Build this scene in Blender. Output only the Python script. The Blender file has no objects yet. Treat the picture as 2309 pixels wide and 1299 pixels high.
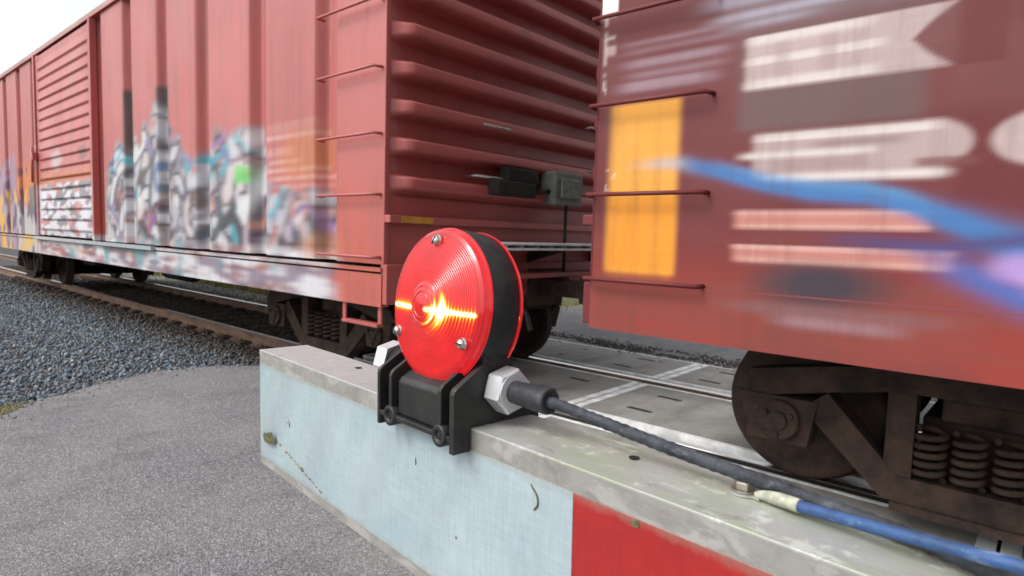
import bpy, bmesh, math, random
import numpy as np
from mathutils import Vector, Matrix, noise as mnoise

random.seed(7)
rng = np.random.default_rng(11)
R = math.radians
scene = bpy.context.scene
col = scene.collection

# ------------------------------------------------------------------ camera
H = 1.33
cam_d = bpy.data.cameras.new("Camera")
cam = bpy.data.objects.new("Camera", cam_d)
col.objects.link(cam)
rx = Vector((0.74917705, 0.66170317, 0.02970976))       # camera right in world
ry = Vector((0.07680874, -0.04223637, -0.99615085))     # camera down in world
rz = Vector((-0.65790133, 0.74857532, -0.08246711))     # camera forward
cam.matrix_world = Matrix(((rx.x, -ry.x, -rz.x, 0), (rx.y, -ry.y, -rz.y, 0), (rx.z, -ry.z, -rz.z, H), (0, 0, 0, 1)))
cam_d.sensor_width = 36.0
cam_d.lens = 36.0 * 1409.0 / 2309.0
cam_d.clip_start = 0.02
cam_d.clip_end = 3000
scene.camera = cam
cam_d.dof.use_dof = True
cam_d.dof.focus_distance = 0.58
cam_d.dof.aperture_fstop = 18
scene.render.resolution_x = 1024
scene.render.resolution_y = 576

# ------------------------------------------------------------------ world, sun, exposure
SUN_EL, SUN_AZ = 48.0, 205.0        # azimuth measured from +Y clockwise: behind the camera, slightly left
w = bpy.data.worlds.new("World")
scene.world = w
w.use_nodes = True
wt = w.node_tree
wt.nodes.clear()
sky = wt.nodes.new("ShaderNodeTexSky")
sky.sky_type = 'NISHITA'
sky.sun_disc = False
sky.sun_elevation = R(SUN_EL)
sky.sun_rotation = R(SUN_AZ)
sky.air_density = 1.0
sky.dust_density = 4.0
sky.ozone_density = 1.0
hs = wt.nodes.new("ShaderNodeHueSaturation")
hs.inputs['Saturation'].default_value = 0.14
bg = wt.nodes.new("ShaderNodeBackground")
bg.inputs['Strength'].default_value = 0.15
wo = wt.nodes.new("ShaderNodeOutputWorld")
wt.links.new(sky.outputs[0], hs.inputs['Color'])
wt.links.new(hs.outputs[0], bg.inputs['Color'])
wt.links.new(bg.outputs[0], wo.inputs['Surface'])
sd = bpy.data.lights.new("sun", 'SUN')
sd.energy = 0.5
sd.angle = R(18)
sd.color = (1.0, 0.965, 0.92)
sun = bpy.data.objects.new("sun", sd)
col.objects.link(sun)
saz, sel = R(SUN_AZ), R(SUN_EL)
sdir = Vector((math.sin(saz) * math.cos(sel), math.cos(saz) * math.cos(sel), math.sin(sel)))
sun.rotation_euler = sdir.to_track_quat('Z', 'Y').to_euler()
vs = scene.view_settings
vs.view_transform = 'Standard'
vs.look = 'None'
vs.gamma = 1.0
vs.use_curve_mapping = False
vs.exposure = 0.80

# ------------------------------------------------------------------ helpers
def sc(r, g, b):
    f = lambda c: ((c / 255 + 0.055) / 1.055) ** 2.4 if c > 10 else c / 255 / 12.92
    return (f(r), f(g), f(b), 1.0)

class N:
    """small node-material builder"""
    def __init__(self, name, rough=0.6, metal=0.0, base=(.5, .5, .5, 1), spec=0.5):
        self.m = bpy.data.materials.new(name)
        self.m.use_nodes = True
        self.t = self.m.node_tree
        self.b = self.t.nodes['Principled BSDF']
        self.b.inputs['Roughness'].default_value = rough
        self.b.inputs['Metallic'].default_value = metal
        self.b.inputs['Base Color'].default_value = base
        self.b.inputs['Specular IOR Level'].default_value = spec
        self.tc = self.n("ShaderNodeTexCoord")
    def n(self, typ, **kw):
        x = self.t.nodes.new(typ)
        for k, v in kw.items():
            setattr(x, k, v)
        return x
    def l(self, a, b):
        self.t.links.new(a, b)
    def co(self, scale=(1, 1, 1), kind='Object'):
        mp = self.n("ShaderNodeMapping")
        mp.inputs['Scale'].default_value = scale
        self.l(self.tc.outputs[kind], mp.inputs['Vector'])
        return mp.outputs[0]
    def noise(self, scale, detail=4, rough=0.55, stretch=(1, 1, 1), dist=0.0):
        x = self.n("ShaderNodeTexNoise")
        x.inputs['Scale'].default_value = scale
        x.inputs['Detail'].default_value = detail
        x.inputs['Roughness'].default_value = rough
        x.inputs['Distortion'].default_value = dist
        self.l(self.co(stretch), x.inputs['Vector'])
        return x.outputs['Fac']
    def vor(self, scale, stretch=(1, 1, 1), feature='F1', out='Distance'):
        x = self.n("ShaderNodeTexVoronoi")
        x.feature = feature
        x.inputs['Scale'].default_value = scale
        self.l(self.co(stretch), x.inputs['Vector'])
        return x.outputs[out]
    def ramp(self, fac, stops):
        x = self.n("ShaderNodeValToRGB")
        e = x.color_ramp.elements
        while len(e) < len(stops):
            e.new(0.5)
        for k, (p, c) in enumerate(stops):
            e[k].position = p
            e[k].color = c if len(c) == 4 else (*c, 1)
        self.l(fac, x.inputs[0])
        return x.outputs[0]
    def mix(self, fac, a, b, mode='MIX'):
        x = self.n("ShaderNodeMix", data_type='RGBA', blend_type=mode)
        if isinstance(fac, float): x.inputs[0].default_value = fac
        else: self.l(fac, x.inputs[0])
        for v, s in ((a, x.inputs[6]), (b, x.inputs[7])):
            if isinstance(v, tuple): s.default_value = v
            else: self.l(v, s)
        return x.outputs[2]
    def math(self, op, a, b=0.0, clamp=False):
        x = self.n("ShaderNodeMath", operation=op, use_clamp=clamp)
        for v, s in ((a, x.inputs[0]), (b, x.inputs[1])):
            if isinstance(v, (int, float)): s.default_value = v
            else: self.l(v, s)
        return x.outputs[0]
    def attr(self, name, out='Color'):
        x = self.n("ShaderNodeAttribute", attribute_name=name)
        return x.outputs[out]
    def pos(self):
        x = self.n("ShaderNodeSeparateXYZ")
        self.l(self.tc.outputs['Object'], x.inputs[0])
        return x.outputs
    def bump(self, h, strength=0.3, dist=0.01):
        x = self.n("ShaderNodeBump")
        x.inputs['Strength'].default_value = strength
        x.inputs['Distance'].default_value = dist
        self.l(h, x.inputs['Height'])
        self.l(x.outputs[0], self.b.inputs['Normal'])
    def base(self, c): self.l(c, self.b.inputs['Base Color'])
    def rough(self, c): self.l(c, self.b.inputs['Roughness'])

BW = lambda v: (v, v, v, 1)

class MB:
    """collects geometry for one mesh"""
    def __init__(self): self.v = []; self.f = []; self.sm = []
    def add(self, vs, fs, smooth=False):
        o = len(self.v)
        self.v += [tuple(p) for p in vs]
        self.f += [tuple(i + o for i in f) for f in fs]
        self.sm += [smooth] * len(fs)
        return self
    def box(self, x0, x1, y0, y1, z0, z1):
        vs = [(x, y, z) for x in (x0, x1) for y in (y0, y1) for z in (z0, z1)]
        return self.add(vs, [(0, 1, 3, 2), (4, 6, 7, 5), (0, 4, 5, 1), (2, 3, 7, 6), (0, 2, 6, 4), (1, 5, 7, 3)])
    def prism(self, pts, axis, a0, a1):
        """closed polygon pts (two coords) extruded along axis: 0->(y,z), 1->(x,z), 2->(x,y)"""
        def P(p, a):
            return (a, p[0], p[1]) if axis == 0 else (p[0], a, p[1]) if axis == 1 else (p[0], p[1], a)
        n = len(pts)
        vs = [P(p, a0) for p in pts] + [P(p, a1) for p in pts]
        fs = [tuple(range(n))[::-1], tuple(range(n, 2 * n))]
        fs += [(i, (i + 1) % n, n + (i + 1) % n, n + i) for i in range(n)]
        return self.add(vs, fs)
    def lathe(self, prof, axis=2, c=(0, 0, 0), seg=48, smooth=True):
        """prof: (radius, height) list; revolved about axis through c"""
        vs = []; fs = []
        m = len(prof)
        for i in range(seg):
            a = 2 * math.pi * i / seg
            ca, sa = math.cos(a), math.sin(a)
            for r, h in prof:
                p = (r * ca, r * sa)
                q = (h, p[0], p[1]) if axis == 0 else (p[0], h, p[1]) if axis == 1 else (p[0], p[1], h)
                vs.append((q[0] + c[0], q[1] + c[1], q[2] + c[2]))
        for i in range(seg):
            j = (i + 1) % seg
            for k in range(m - 1):
                if prof[k][0] < 1e-7 and prof[k + 1][0] < 1e-7: continue
                fs.append((i * m + k, j * m + k, j * m + k + 1, i * m + k + 1))
        return self.add(vs, fs, smooth)
    def cyl(self, axis, c, r, h0, h1, seg=32, smooth=True):
        e = min(r, abs(h1 - h0)) * .08
        return self.lathe([(0, h0), (r - e, h0), (r, h0 + e), (r, h1 - e), (r - e, h1), (0, h1)], axis, c, seg, smooth)
    def tube(self, pts, r, seg=12, cap=True):
        pts = [Vector(p) for p in pts]
        rr = r if isinstance(r, (list, tuple)) else [r] * len(pts)
        vs = []; fs = []
        up = Vector((0, 0, 1))
        t0 = (pts[1] - pts[0]).normalized()
        if abs(t0.dot(up)) > .9: up = Vector((0, 1, 0))
        u = t0.cross(up).normalized()
        for i, p in enumerate(pts):
            t = (pts[min(i + 1, len(pts) - 1)] - pts[max(i - 1, 0)]).normalized()
            u = (u - t * u.dot(t)).normalized()
            v = t.cross(u)
            for k in range(seg):
                a = 2 * math.pi * k / seg
                vs.append(p + (u * math.cos(a) + v * math.sin(a)) * rr[i])
        n = len(pts)
        for i in range(n - 1):
            for k in range(seg):
                k2 = (k + 1) % seg
                fs.append((i * seg + k, i * seg + k2, (i + 1) * seg + k2, (i + 1) * seg + k))
        self.add(vs, fs, True)
        if cap:
            o = len(self.v) - len(vs)
            self.f += [tuple(o + k for k in range(seg))[::-1], tuple(o + (n - 1) * seg + k for k in range(seg))]
            self.sm += [False, False]
        return self
    def grid(self, fn, nu, nv, smooth=False):
        vs = [fn(i / (nu - 1), j / (nv - 1)) for i in range(nu) for j in range(nv)]
        fs = [(i * nv + j, (i + 1) * nv + j, (i + 1) * nv + j + 1, i * nv + j + 1) for i in range(nu - 1) for j in range(nv - 1)]
        return self.add(vs, fs, smooth)
    def build(self, name, mat, parent=None, bevel=0.0, seg=2, paint=None, off=(0, 0, 0), fixn=True):
        me = bpy.data.meshes.new(name)
        me.from_pydata(self.v, [], self.f)
        me.polygons.foreach_set('use_smooth', self.sm)
        me.update()
        if fixn:
            bm = bmesh.new(); bm.from_mesh(me)
            bmesh.ops.remove_doubles(bm, verts=bm.verts, dist=1e-6)
            bmesh.ops.recalc_face_normals(bm, faces=bm.faces)
            bm.to_mesh(me); bm.free()
        me.materials.append(mat)
        if paint is not None:
            n = len(me.vertices)
            co = np.empty(n * 3); me.vertices.foreach_get('co', co)
            co = co.reshape(-1, 3) + np.array(off)
            c = paint(co[:, 0], co[:, 1], co[:, 2])
            a = me.color_attributes.new('paint', 'FLOAT_COLOR', 'POINT')
            a.data.foreach_set('color', np.ascontiguousarray(c, dtype=np.float32).ravel())
        o = bpy.data.objects.new(name, me)
        col.objects.link(o)
        if parent: o.parent = parent
        if bevel:
            b = o.modifiers.new('bevel', 'BEVEL')
            b.width = bevel; b.segments = seg; b.limit_method = 'ANGLE'; b.angle_limit = R(35)
        return o

def smooth_path(pts, n=8):
    P = [Vector(p) for p in pts]
    P = [P[0] * 2 - P[1]] + P + [P[-1] * 2 - P[-2]]
    out = []
    for i in range(1, len(P) - 2):
        for k in range(n):
            t = k / n
            a, b, c, d = P[i - 1], P[i], P[i + 1], P[i + 2]
            out.append(.5 * ((2 * b) + (c - a) * t + (2 * a - 5 * b + 4 * c - d) * t * t + (3 * b - a - 3 * c + d) * t ** 3))
    out.append(P[-2])
    return out

def tag(o, label=None, cat=None, group=None, kind=None):
    if label: o['label'] = label
    if cat: o['category'] = cat
    if group: o['group'] = group
    if kind: o['kind'] = kind
    return o
def empty(name, loc=(0, 0, 0), mat=None):
    o = bpy.data.objects.new(name, None)
    o.empty_display_size = .1
    col.objects.link(o)
    if mat is not None: o.matrix_world = mat
    else: o.location = loc
    return o
def dup_part(o, loc, parent=None):
    c = o.copy(); col.objects.link(c)
    c.parent = parent or o.parent
    c.location = loc
    for ch in list(o.children):
        d = ch.copy(); col.objects.link(d); d.parent = c
    return c
def copy_tree(o, parent=None):
    c = o.copy(); col.objects.link(c)
    if parent: c.parent = parent
    for ch in list(o.children): copy_tree(ch, c)
    return c

# ------------------------------------------------------------------ materials
def mat_asphalt():
    k = N('worn_asphalt', rough=.85, spec=.3)
    ag = k.n("ShaderNodeTexVoronoi"); ag.inputs['Scale'].default_value = 175
    k.l(k.co(), ag.inputs['Vector'])
    sx = k.n("ShaderNodeSeparateColor"); k.l(ag.outputs['Color'], sx.inputs[0])
    c1 = k.ramp(sx.outputs[0], [(0, (.05, .05, .06)), (.35, (.135, .135, .15)), (.75, (.24, .24, .26)), (.93, (.33, .33, .35)), (1, (.55, .55, .56))])
    big = k.noise(1.1, 6, .6)
    c2 = k.mix(k.ramp(big, [(.35, BW(0)), (.7, BW(1))]), c1, (.25, .24, .225, 1), 'MIX')
    c2 = k.mix(k.math('MULTIPLY', k.ramp(big, [(.3, BW(0)), (.75, BW(1))]), .45), c1, (.36, .34, .31, 1))
    fine = k.noise(45, 5, .7)
    c3 = k.mix(.45, c2, k.ramp(fine, [(.3, BW(.35)), (.7, BW(1))]), 'MULTIPLY')
    st = k.ramp(k.noise(5, 5, .6, (1, .4, 1)), [(.30, BW(.55)), (.48, BW(1))])
    c3 = k.mix(.5, c3, st, 'MULTIPLY')
    cr = k.vor(.9, feature='DISTANCE_TO_EDGE')
    ck = k.ramp(k.math('ADD', cr, k.math('MULTIPLY', k.noise(9, 4), .03)), [(.016, BW(.3)), (.022, BW(1))])
    c3 = k.mix(.16, c3, ck, 'MULTIPLY')
    k.base(c3)
    hh = k.math('ADD', k.math('MULTIPLY', ag.outputs['Distance'], -.8), k.math('MULTIPLY', fine, 1.6))
    k.bump(hh, .9, .004)
    return k.m
def mat_concrete(name, c, dark=.6):
    k = N(name, rough=.8, spec=.35)
    n1 = k.noise(2.3, 7, .65); n2 = k.noise(60, 3, .7); n3 = k.noise(1.2, 5, .6, (3, .6, 1))
    a = tuple(x * dark for x in c[:3]) + (1,)
    c1 = k.mix(k.ramp(n1, [(.36, BW(0)), (.62, BW(1))]), a, c)
    c1 = k.mix(.35, c1, k.ramp(n2, [(.3, BW(.5)), (.7, BW(1.1))]), 'MULTIPLY')
    c1 = k.mix(k.math('MULTIPLY', k.ramp(n3, [(.5, BW(0)), (.7, BW(1))]), .5), c1, (.10, .085, .07, 1))
    k.base(c1); k.bump(n2, .5, .003)
    k.rough(k.ramp(n1, [(.3, BW(.55)), (.7, BW(.85))]))
    return k.m
def mat_galv(name='galvanised_steel', c=(.62, .62, .61, 1), rough=.4, metal=.6):
    k = N(name, rough=rough, metal=metal)
    n1 = k.noise(9, 6, .6, (1, 1, 1)); n2 = k.noise(70, 3)
    k.base(k.mix(k.ramp(n1, [(.38, BW(0)), (.66, BW(1))]), tuple(x * .62 for x in c[:3]) + (1,), c))
    k.rough(k.ramp(n1, [(.3, BW(rough + .15)), (.7, BW(rough - .08))]))
    k.bump(n2, .15, .001)
    return k.m
def mat_rust(name, c1=(.13, .075, .05, 1), c2=(.055, .038, .03, 1), rough=.85):
    k = N(name, rough=rough, spec=.3)
    n1 = k.noise(6, 7, .65); n2 = k.noise(60, 3, .7)
    c = k.mix(k.ramp(n1, [(.35, BW(0)), (.65, BW(1))]), c2, c1)
    c = k.mix(.4, c, k.ramp(n2, [(.3, BW(.5)), (.7, BW(1.2))]), 'MULTIPLY')
    k.base(c); k.bump(n2, .4, .004)
    return k.m
def mat_plain(name, c, rough=.6, metal=0., nsc=20, amt=.3, bump=.1, spec=.5):
    k = N(name, rough=rough, metal=metal, spec=spec)
    n1 = k.noise(nsc, 6, .6)
    k.base(k.mix(k.ramp(n1, [(.35, BW(0)), (.68, BW(1))]), tuple(x * (1 - amt) for x in c[:3]) + (1,), tuple(min(1, x * (1 + amt * .4)) for x in c[:3]) + (1,)))
    k.rough(k.ramp(n1, [(.3, BW(min(1, rough + .12))), (.7, BW(max(.05, rough - .08)))]))
    k.bump(n1, bump, .002)
    return k.m
def mat_car(name, rough=.5, spec=.5, grime=(.09, .06, .05, 1)):
    """painted steel; the paint colour comes from the mesh's own paint layer"""
    k = N(name, rough=rough, spec=spec)
    p = k.attr('paint')
    n1 = k.noise(.9, 7, .65, (1, 1, .45)); n2 = k.noise(40, 4, .7, (.03, 1, 1)); n3 = k.noise(3.2, 6, .65, (2.4, 1, .22))
    c = k.mix(.35, p, k.ramp(n1, [(.3, BW(.72)), (.7, BW(1.1))]), 'MULTIPLY')
    c = k.mix(.14, c, k.ramp(n2, [(.3, BW(.6)), (.7, BW(1.15))]), 'MULTIPLY')
    c = k.mix(k.math('MULTIPLY', k.ramp(n3, [(.50, BW(0)), (.76, BW(1))]), .42), c, grime)
    k.base(c)
    k.rough(k.ramp(n1, [(.3, BW(rough + .12)), (.7, BW(rough - .06))]))
    k.bump(k.noise(2.0, 4, .5, (1, 1, .5)), .12, .02)
    return k.m

M_ASPH = mat_asphalt()
M_PANEL = mat_concrete('crossing_concrete', (.37, .352, .325, 1), .6)
M_CONC = mat_concrete('pale_concrete', (.6, .58, .52, 1), .8)
M_GALV = mat_galv()
M_EDGE = mat_galv('bright_steel_edge', (.92, .92, .91, 1), .45, .0)
M_RUST = mat_rust('rusty_brown_steel')
M_TRUCK = mat_rust('dusty_truck_steel', (.062, .036, .025, 1), (.014, .010, .009, 1))
M_UNDER = mat_rust('grimy_underframe', (.035, .028, .025, 1), (.015, .013, .012, 1))
k = N('weathered_black_plastic', rough=.45, spec=.45)
ge = k.n("ShaderNodeNewGeometry")
n1 = k.noise(70, 7, .68); n2 = k.noise(28, 5, .6)
c = k.mix(k.ramp(n1, [(.38, BW(0)), (.70, BW(1))]), (.010, .010, .011, 1), (.026, .025, .025, 1))
bv = k.n("ShaderNodeBevel"); bv.samples = 6; bv.inputs['Radius'].default_value = .0012
dp = k.n("ShaderNodeVectorMath", operation='DOT_PRODUCT'); k.l(bv.outputs[0], dp.inputs[0]); k.l(ge.outputs['Normal'], dp.inputs[1])
wear = k.math('MULTIPLY', k.ramp(dp.outputs['Value'], [(.78, BW(1)), (.97, BW(0))]), k.ramp(n1, [(.35, BW(.3)), (.6, BW(1))]))
c = k.mix(k.math('MULTIPLY', wear, .8), c, (.13, .095, .07, 1))
c = k.mix(k.math('MULTIPLY', k.ramp(n2, [(.56, BW(0)), (.72, BW(1))]), .35), c, (.045, .055, .028, 1))
k.base(c); k.rough(k.ramp(n1, [(.3, BW(.58)), (.7, BW(.38))])); k.bump(n1, .2, .0008)
M_BLACK = k.m
M_NUT = mat_plain('machined_aluminium', (.66, .66, .68, 1), .36, .5, 50, .15, .05)
M_SCREW = mat_plain('stainless_steel', (.72, .70, .68, 1), .25, .95, 90, .3, .05)
M_RUBBER = mat_plain('black_rubber', (.028, .030, .036, 1), .55, 0, 140, .5, .6)
k = N('mottled_cable_rubber', rough=.6, spec=.35)
n1 = k.noise(190, 6, .7, (.6, 1, 1)); n2 = k.noise(75, 5, .6)
c = k.mix(k.ramp(n2, [(.38, BW(0)), (.60, BW(1))]), (.020, .022, .028, 1), (.050, .056, .070, 1))
c = k.mix(k.math('MULTIPLY', k.ramp(n1, [(.55, BW(0)), (.66, BW(1))]), .6), c, (.12, .13, .155, 1))
k.base(c); k.bump(k.math('ADD', n1, n2), .9, .0012)
M_CABLE = k.m
M_DARK = mat_plain('dark_gap', (.012, .011, .011, 1), .8)
M_TIE = mat_rust('creosoted_wood', (.06, .045, .035, 1), (.025, .019, .016, 1))
M_CARL = mat_car('boxcar_paint', .42, .6)
M_CARR = mat_car('dark_boxcar_paint', .5, .3, (.12, .045, .035, 1))

# rail: polished running band on top, rust elsewhere
k = N('rail_steel', rough=.85)
z = k.pos()[2]
n1 = k.noise(12, 6, .6, (.3, 1, 1))
rustc = k.mix(k.ramp(n1, [(.35, BW(0)), (.65, BW(1))]), (.085, .05, .036, 1), (.20, .115, .075, 1))
topm = k.ramp(z, [(0, BW(0)), (1, BW(1))])
topm = k.math('GREATER_THAN', z, -.0035)
k.base(k.mix(topm, rustc, (.58, .56, .54, 1)))
k.l(k.math('MULTIPLY', topm, .95), k.b.inputs['Metallic'])
k.rough(k.math('SUBTRACT', .85, k.math('MULTIPLY', topm, .62)))
M_RAIL = k.m

# ballast stones, colour per stone
def mat_stone(name):
    k = N(name, rough=.8, spec=.35)
    n2 = k.noise(50, 4, .7)
    c = k.mix(.5, k.attr('paint'), k.ramp(n2, [(.3, BW(.55)), (.7, BW(1.2))]), 'MULTIPLY')
    k.base(c)
    return k.m
M_STONE = mat_stone('ballast_stone')
k = N('ballast_fines', rough=.95, spec=.2)
k.base(k.ramp(k.noise(30, 7, .7), [(.3, (.03, .028, .027)), (.7, (.12, .12, .125))]))
M_FINES = k.m
k = N('earth_and_grass', rough=.95, spec=.2)
k.base(k.mix(k.ramp(k.noise(1.5, 7, .65), [(.4, BW(0)), (.6, BW(1))]), (.10, .085, .05, 1), (.07, .10, .03, 1)))
M_EARTH = k.m
k = N('grass_blades', rough=.7, spec=.3)
k.base(k.attr('paint'))
M_GRASS = k.m

# ------------------------------------------------------------------ setting
YN, YF, YC = 3.80, 5.305, 4.5525     # rails and track centre
ZB = -.13                            # ballast level
S = MB(); S.grid(lambda a, b: (-1500 + 3000 * a, -1500 + 3000 * b, -.42), 12, 12)
tag(S.build('ground', M_EARTH), kind='structure')

def bed_z(x, y):
    if y < 3.0: zz = ZB - .02 - .03 * (3.0 - y)
    elif y > 6.2: zz = ZB - .10 * (y - 6.2)
    else: zz = ZB
    return max(zz, -.40) - .03
S = MB(); S.grid(lambda a, b: (-90 + 84.6 * a, -1 + 10.5 * b, bed_z(0, -1 + 10.5 * b)), 80, 60)
tag(S.build('ballast_bed', M_FINES), kind='structure')
S = MB(); S.box(-6.2, 30, 2.0, 7.2, -.5, -.13)
tag(S.build('track_bed', M_DARK), kind='structure')

# road with an uneven worn edge towards the ballast
def road_mesh(poly, zt, depth=.35):
    m = MB(); n = len(poly)
    m.prism(poly, 2, zt - depth, zt)
    return m
edge = [(-4.6, -.9), (-5.0, .1), (-5.41, .85), (-5.69, 1.16), (-5.99, 1.69), (-6.16, 2.15), (-6.05, 2.6), (-5.78, 2.93)]
ed = []
for i in range(len(edge) - 1):
    a, b = Vector(edge[i]), Vector(edge[i + 1])
    for t in range(10):
        p = a.lerp(b, t / 10)
        d = mnoise.noise(Vector((p.x * 4, p.y * 4, 0))) * .05 + mnoise.noise(Vector((p.x * 15, p.y * 15, 3))) * .025
        ed.append((p.x + d, p.y + d * .3))
ed.append(edge[-1])
poly = [(12, 2.93), (30, -8), (-3.5, -8)] + ed
o = road_mesh(poly, 0.0).build('road', M_ASPH); tag(o, kind='structure')
polyf = [(-6.3, 6.48), (12, 6.48), (12, 40), (-6.5, 40), (-7.2, 9)]
o = road_mesh(polyf, -.006).build('road', M_ASPH); tag(o, kind='structure')

# rails
def rail_profile():
    h = [(.0, 0), (.030, 0), (.036, -.006), (.036, -.034), (.009, -.046), (.009, -.140), (.070, -.158), (.070, -.172)]
    return h + [(-x, z) for x, z in h[::-1] if x > 0]
for yy, lab in ((YN, 'rusty steel rail on the near side of the track, brown web facing the ballast'),
                (YF, 'steel rail on the far side of the track, shiny head under the train')):
    m = MB(); pts = rail_profile()
    m.prism(pts, 0, -120, 60)
    o = m.build('rail', M_RAIL); o.location = (0, yy, 0)
    tag(o, lab, 'rail')

# ties
m = MB(); m.box(-.115, .115, -1.3, 1.3, -.33, -.172)
tie0 = m.build('railway_tie', M_TIE, bevel=.012)
pl = MB(); pl.box(-.09, .09, -.752 - .17, -.752 + .17, -.1719, -.157)
pl.build('tie_plate', M_RUST, tie0, bevel=.003)
pl = MB(); pl.box(-.09, .09, .752 - .17, .752 + .17, -.1719, -.157)
pl.build('tie_plate', M_RUST, tie0, bevel=.003)
for sx in (-.05, .05):
    sp = MB(); sp.box(sx - .012, sx + .012, -.752 - .10, -.752 - .072, -.16, -.138)
    sp.build('rail_spike', M_RUST, tie0, bevel=.003)
for i in range(26):
    o = tie0 if i == 0 else copy_tree(tie0)
    o.location = (-6.75 - i * .56, YC, 0.035)
    tag(o, 'dark wooden tie half buried in ballast under the rails', 'railway tie', 'railway ties buried in the ballast left of the crossing')

# concrete crossing panels
def crossing_panel(x0, x1, y0, y1, label, seams):
    root = empty('level_crossing_slab', ((x0 + x1) / 2, (y0 + y1) / 2, 0))
    tag(root, label, 'crossing slab', 'concrete slabs of the railway crossing')
    hx, hy = (x1 - x0) / 2 - .008, (y1 - y0) / 2
    e = .075
    m = MB(); m.box(-hx + e, hx - e, -hy + e * .5, hy - e * .5, -.30, -.001)
    m.build('concrete_body', M_PANEL, root)
    f = MB()
    f.box(-hx, -hx + e - .001, -hy, hy, -.28, .001); f.box(hx - e + .001, hx, -hy, hy, -.28, .001)
    f.box(-hx + e, hx - e, -hy, -hy + e * .5, -.28, .0008); f.box(-hx + e, hx - e, hy - e * .5, hy, -.28, .0008)
    f.build('steel_edge', M_EDGE, root)
    for (fa, fb_, fz) in seams:
        MB().box(-hx - .006, hx + .006, fa - (y0 + y1) / 2, fb_ - (y0 + y1) / 2, -.2, fz).build('rubber_filler', M_DARK, root)
    n = 3
    for i in range(n):
        xx = -hx + (i + .5) * 2 * hx / n + random.uniform(-.1, .1)
        for yq in ((-.25, .25) if hy > .5 else (0.0,)):
            s = MB()
            if i % 2: pts = [(xx + .034 * math.cos(a * .5236), yq + .026 * math.sin(a * .5236)) for a in range(12)]
            else: pts = [(xx + (.085 if math.cos(a * .5236) > 0 else -.085) + .028 * math.cos(a * .5236), yq + (.026 + .008 * math.sin(a * 3.1 + xx * 7)) * math.sin(a * .5236)) for a in range(12)]
            s.prism(pts, 2, -.0012, .0006)
            s.build('lifting_slot', M_DARK, root)
xs = [-5.62, -2.86, -.12, 2.62, 5.36]
where = ['left of the bright joint', 'just right of the bright joint', 'beneath the coil springs', 'farthest right on the crossing']
for i in range(4):
    crossing_panel(xs[i], xs[i + 1] , 2.95, 3.68, 'narrow concrete slab beside the near rail, ' + where[i], [(3.683, 3.760, -.004)])
    crossing_panel(xs[i], xs[i + 1] , 3.975, 5.15, 'wide concrete slab between the rails, ' + where[i], [(3.84, 3.972, -.06), (5.153, 5.265, -.06)])
    crossing_panel(xs[i], xs[i + 1] , 5.43, 6.46, 'concrete slab beyond the far rail, ' + where[i], [(5.346, 5.427, -.03)])

# ballast stones
def ico():
    t = (1 + 5 ** .5) / 2
    v = np.array([(-1, t, 0), (1, t, 0), (-1, -t, 0), (1, -t, 0), (0, -1, t), (0, 1, t), (0, -1, -t), (0, 1, -t), (t, 0, -1), (t, 0, 1), (-t, 0, -1), (-t, 0, 1)], float)
    v /= np.linalg.norm(v[0])
    f = np.array([(0, 11, 5), (0, 5, 1), (0, 1, 7), (0, 7, 10), (0, 10, 11), (1, 5, 9), (5, 11, 4), (11, 10, 2), (10, 7, 6), (7, 1, 8), (3, 9, 4), (3, 4, 2), (3, 2, 6), (3, 6, 8), (3, 8, 9), (4, 9, 5), (2, 4, 11), (6, 2, 10), (8, 6, 7), (9, 8, 1)])
    return v, f
def stones(name, P, size, colors, label, cat):
    """P: (n,3) positions, one mesh of loose stones"""
    n = len(P)
    v, f = ico()
    q = rng.normal(size=(n, 4)); q /= np.linalg.norm(q, axis=1)[:, None]
    w_, x, y, z = q.T
    Rm = np.stack([1 - 2 * (y * y + z * z), 2 * (x * y - z * w_), 2 * (x * z + y * w_),
                   2 * (x * y + z * w_), 1 - 2 * (x * x + z * z), 2 * (y * z - x * w_),
                   2 * (x * z - y * w_), 2 * (y * z + x * w_), 1 - 2 * (x * x + y * y)], 1).reshape(n, 3, 3)
    sc_ = size[:, None] * rng.uniform([.65, .5, .35], [1.2, .95, .75], (n, 3))
    V = v[None] * rng.uniform(.72, 1.2, (n, 12, 1)) * sc_[:, None, :]
    V = np.einsum('nij,nkj->nki', Rm, V) + P[:, None, :]
    F = (f[None] + 12 * np.arange(n)[:, None, None]).reshape(-1)
    me = bpy.data.meshes.new(name)
    me.vertices.add(n * 12); me.vertices.foreach_set('co', V.astype(np.float32).ravel())
    me.loops.add(n * 60); me.loops.foreach_set('vertex_index', F.astype(np.int32))
    me.polygons.add(n * 20); me.polygons.foreach_set('loop_start', np.arange(0, n * 60, 3, dtype=np.int32))
    me.update(calc_edges=True)
    a = me.color_attributes.new('paint', 'FLOAT_COLOR', 'POINT')
    cc = np.repeat(np.concatenate([colors, np.ones((n, 1))], 1), 12, axis=0)
    a.data.foreach_set('color', cc.astype(np.float32).ravel())
    me.materials.append(M_STONE)
    o = bpy.data.objects.new(name, me); col.objects.link(o)
    tag(o, label, cat, kind='stuff')
    return o
def scatter(n, x0, x1, y0, y1, power=1.0):
    x = x1 - (x1 - x0) * rng.uniform(0, 1, n) ** power
    return np.stack([x, rng.uniform(y0, y1, n)], 1)
bz = np.vectorize(lambda y: bed_z(0, y) + .03)
ex = np.array([p[0] for p in edge]); ey = np.array([p[1] for p in edge])
def outside_road(P):
    xe = np.interp(P[:, 1], ey, ex)
    return P[:, 0] < xe - .02 + .05 * rng.normal(size=len(P))
P = np.concatenate([scatter(40000, -14, -4.6, -.8, 3.62), scatter(16000, -30, -14, -.8, 3.62)])
P = P[outside_road(P)]
n = len(P)
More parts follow.
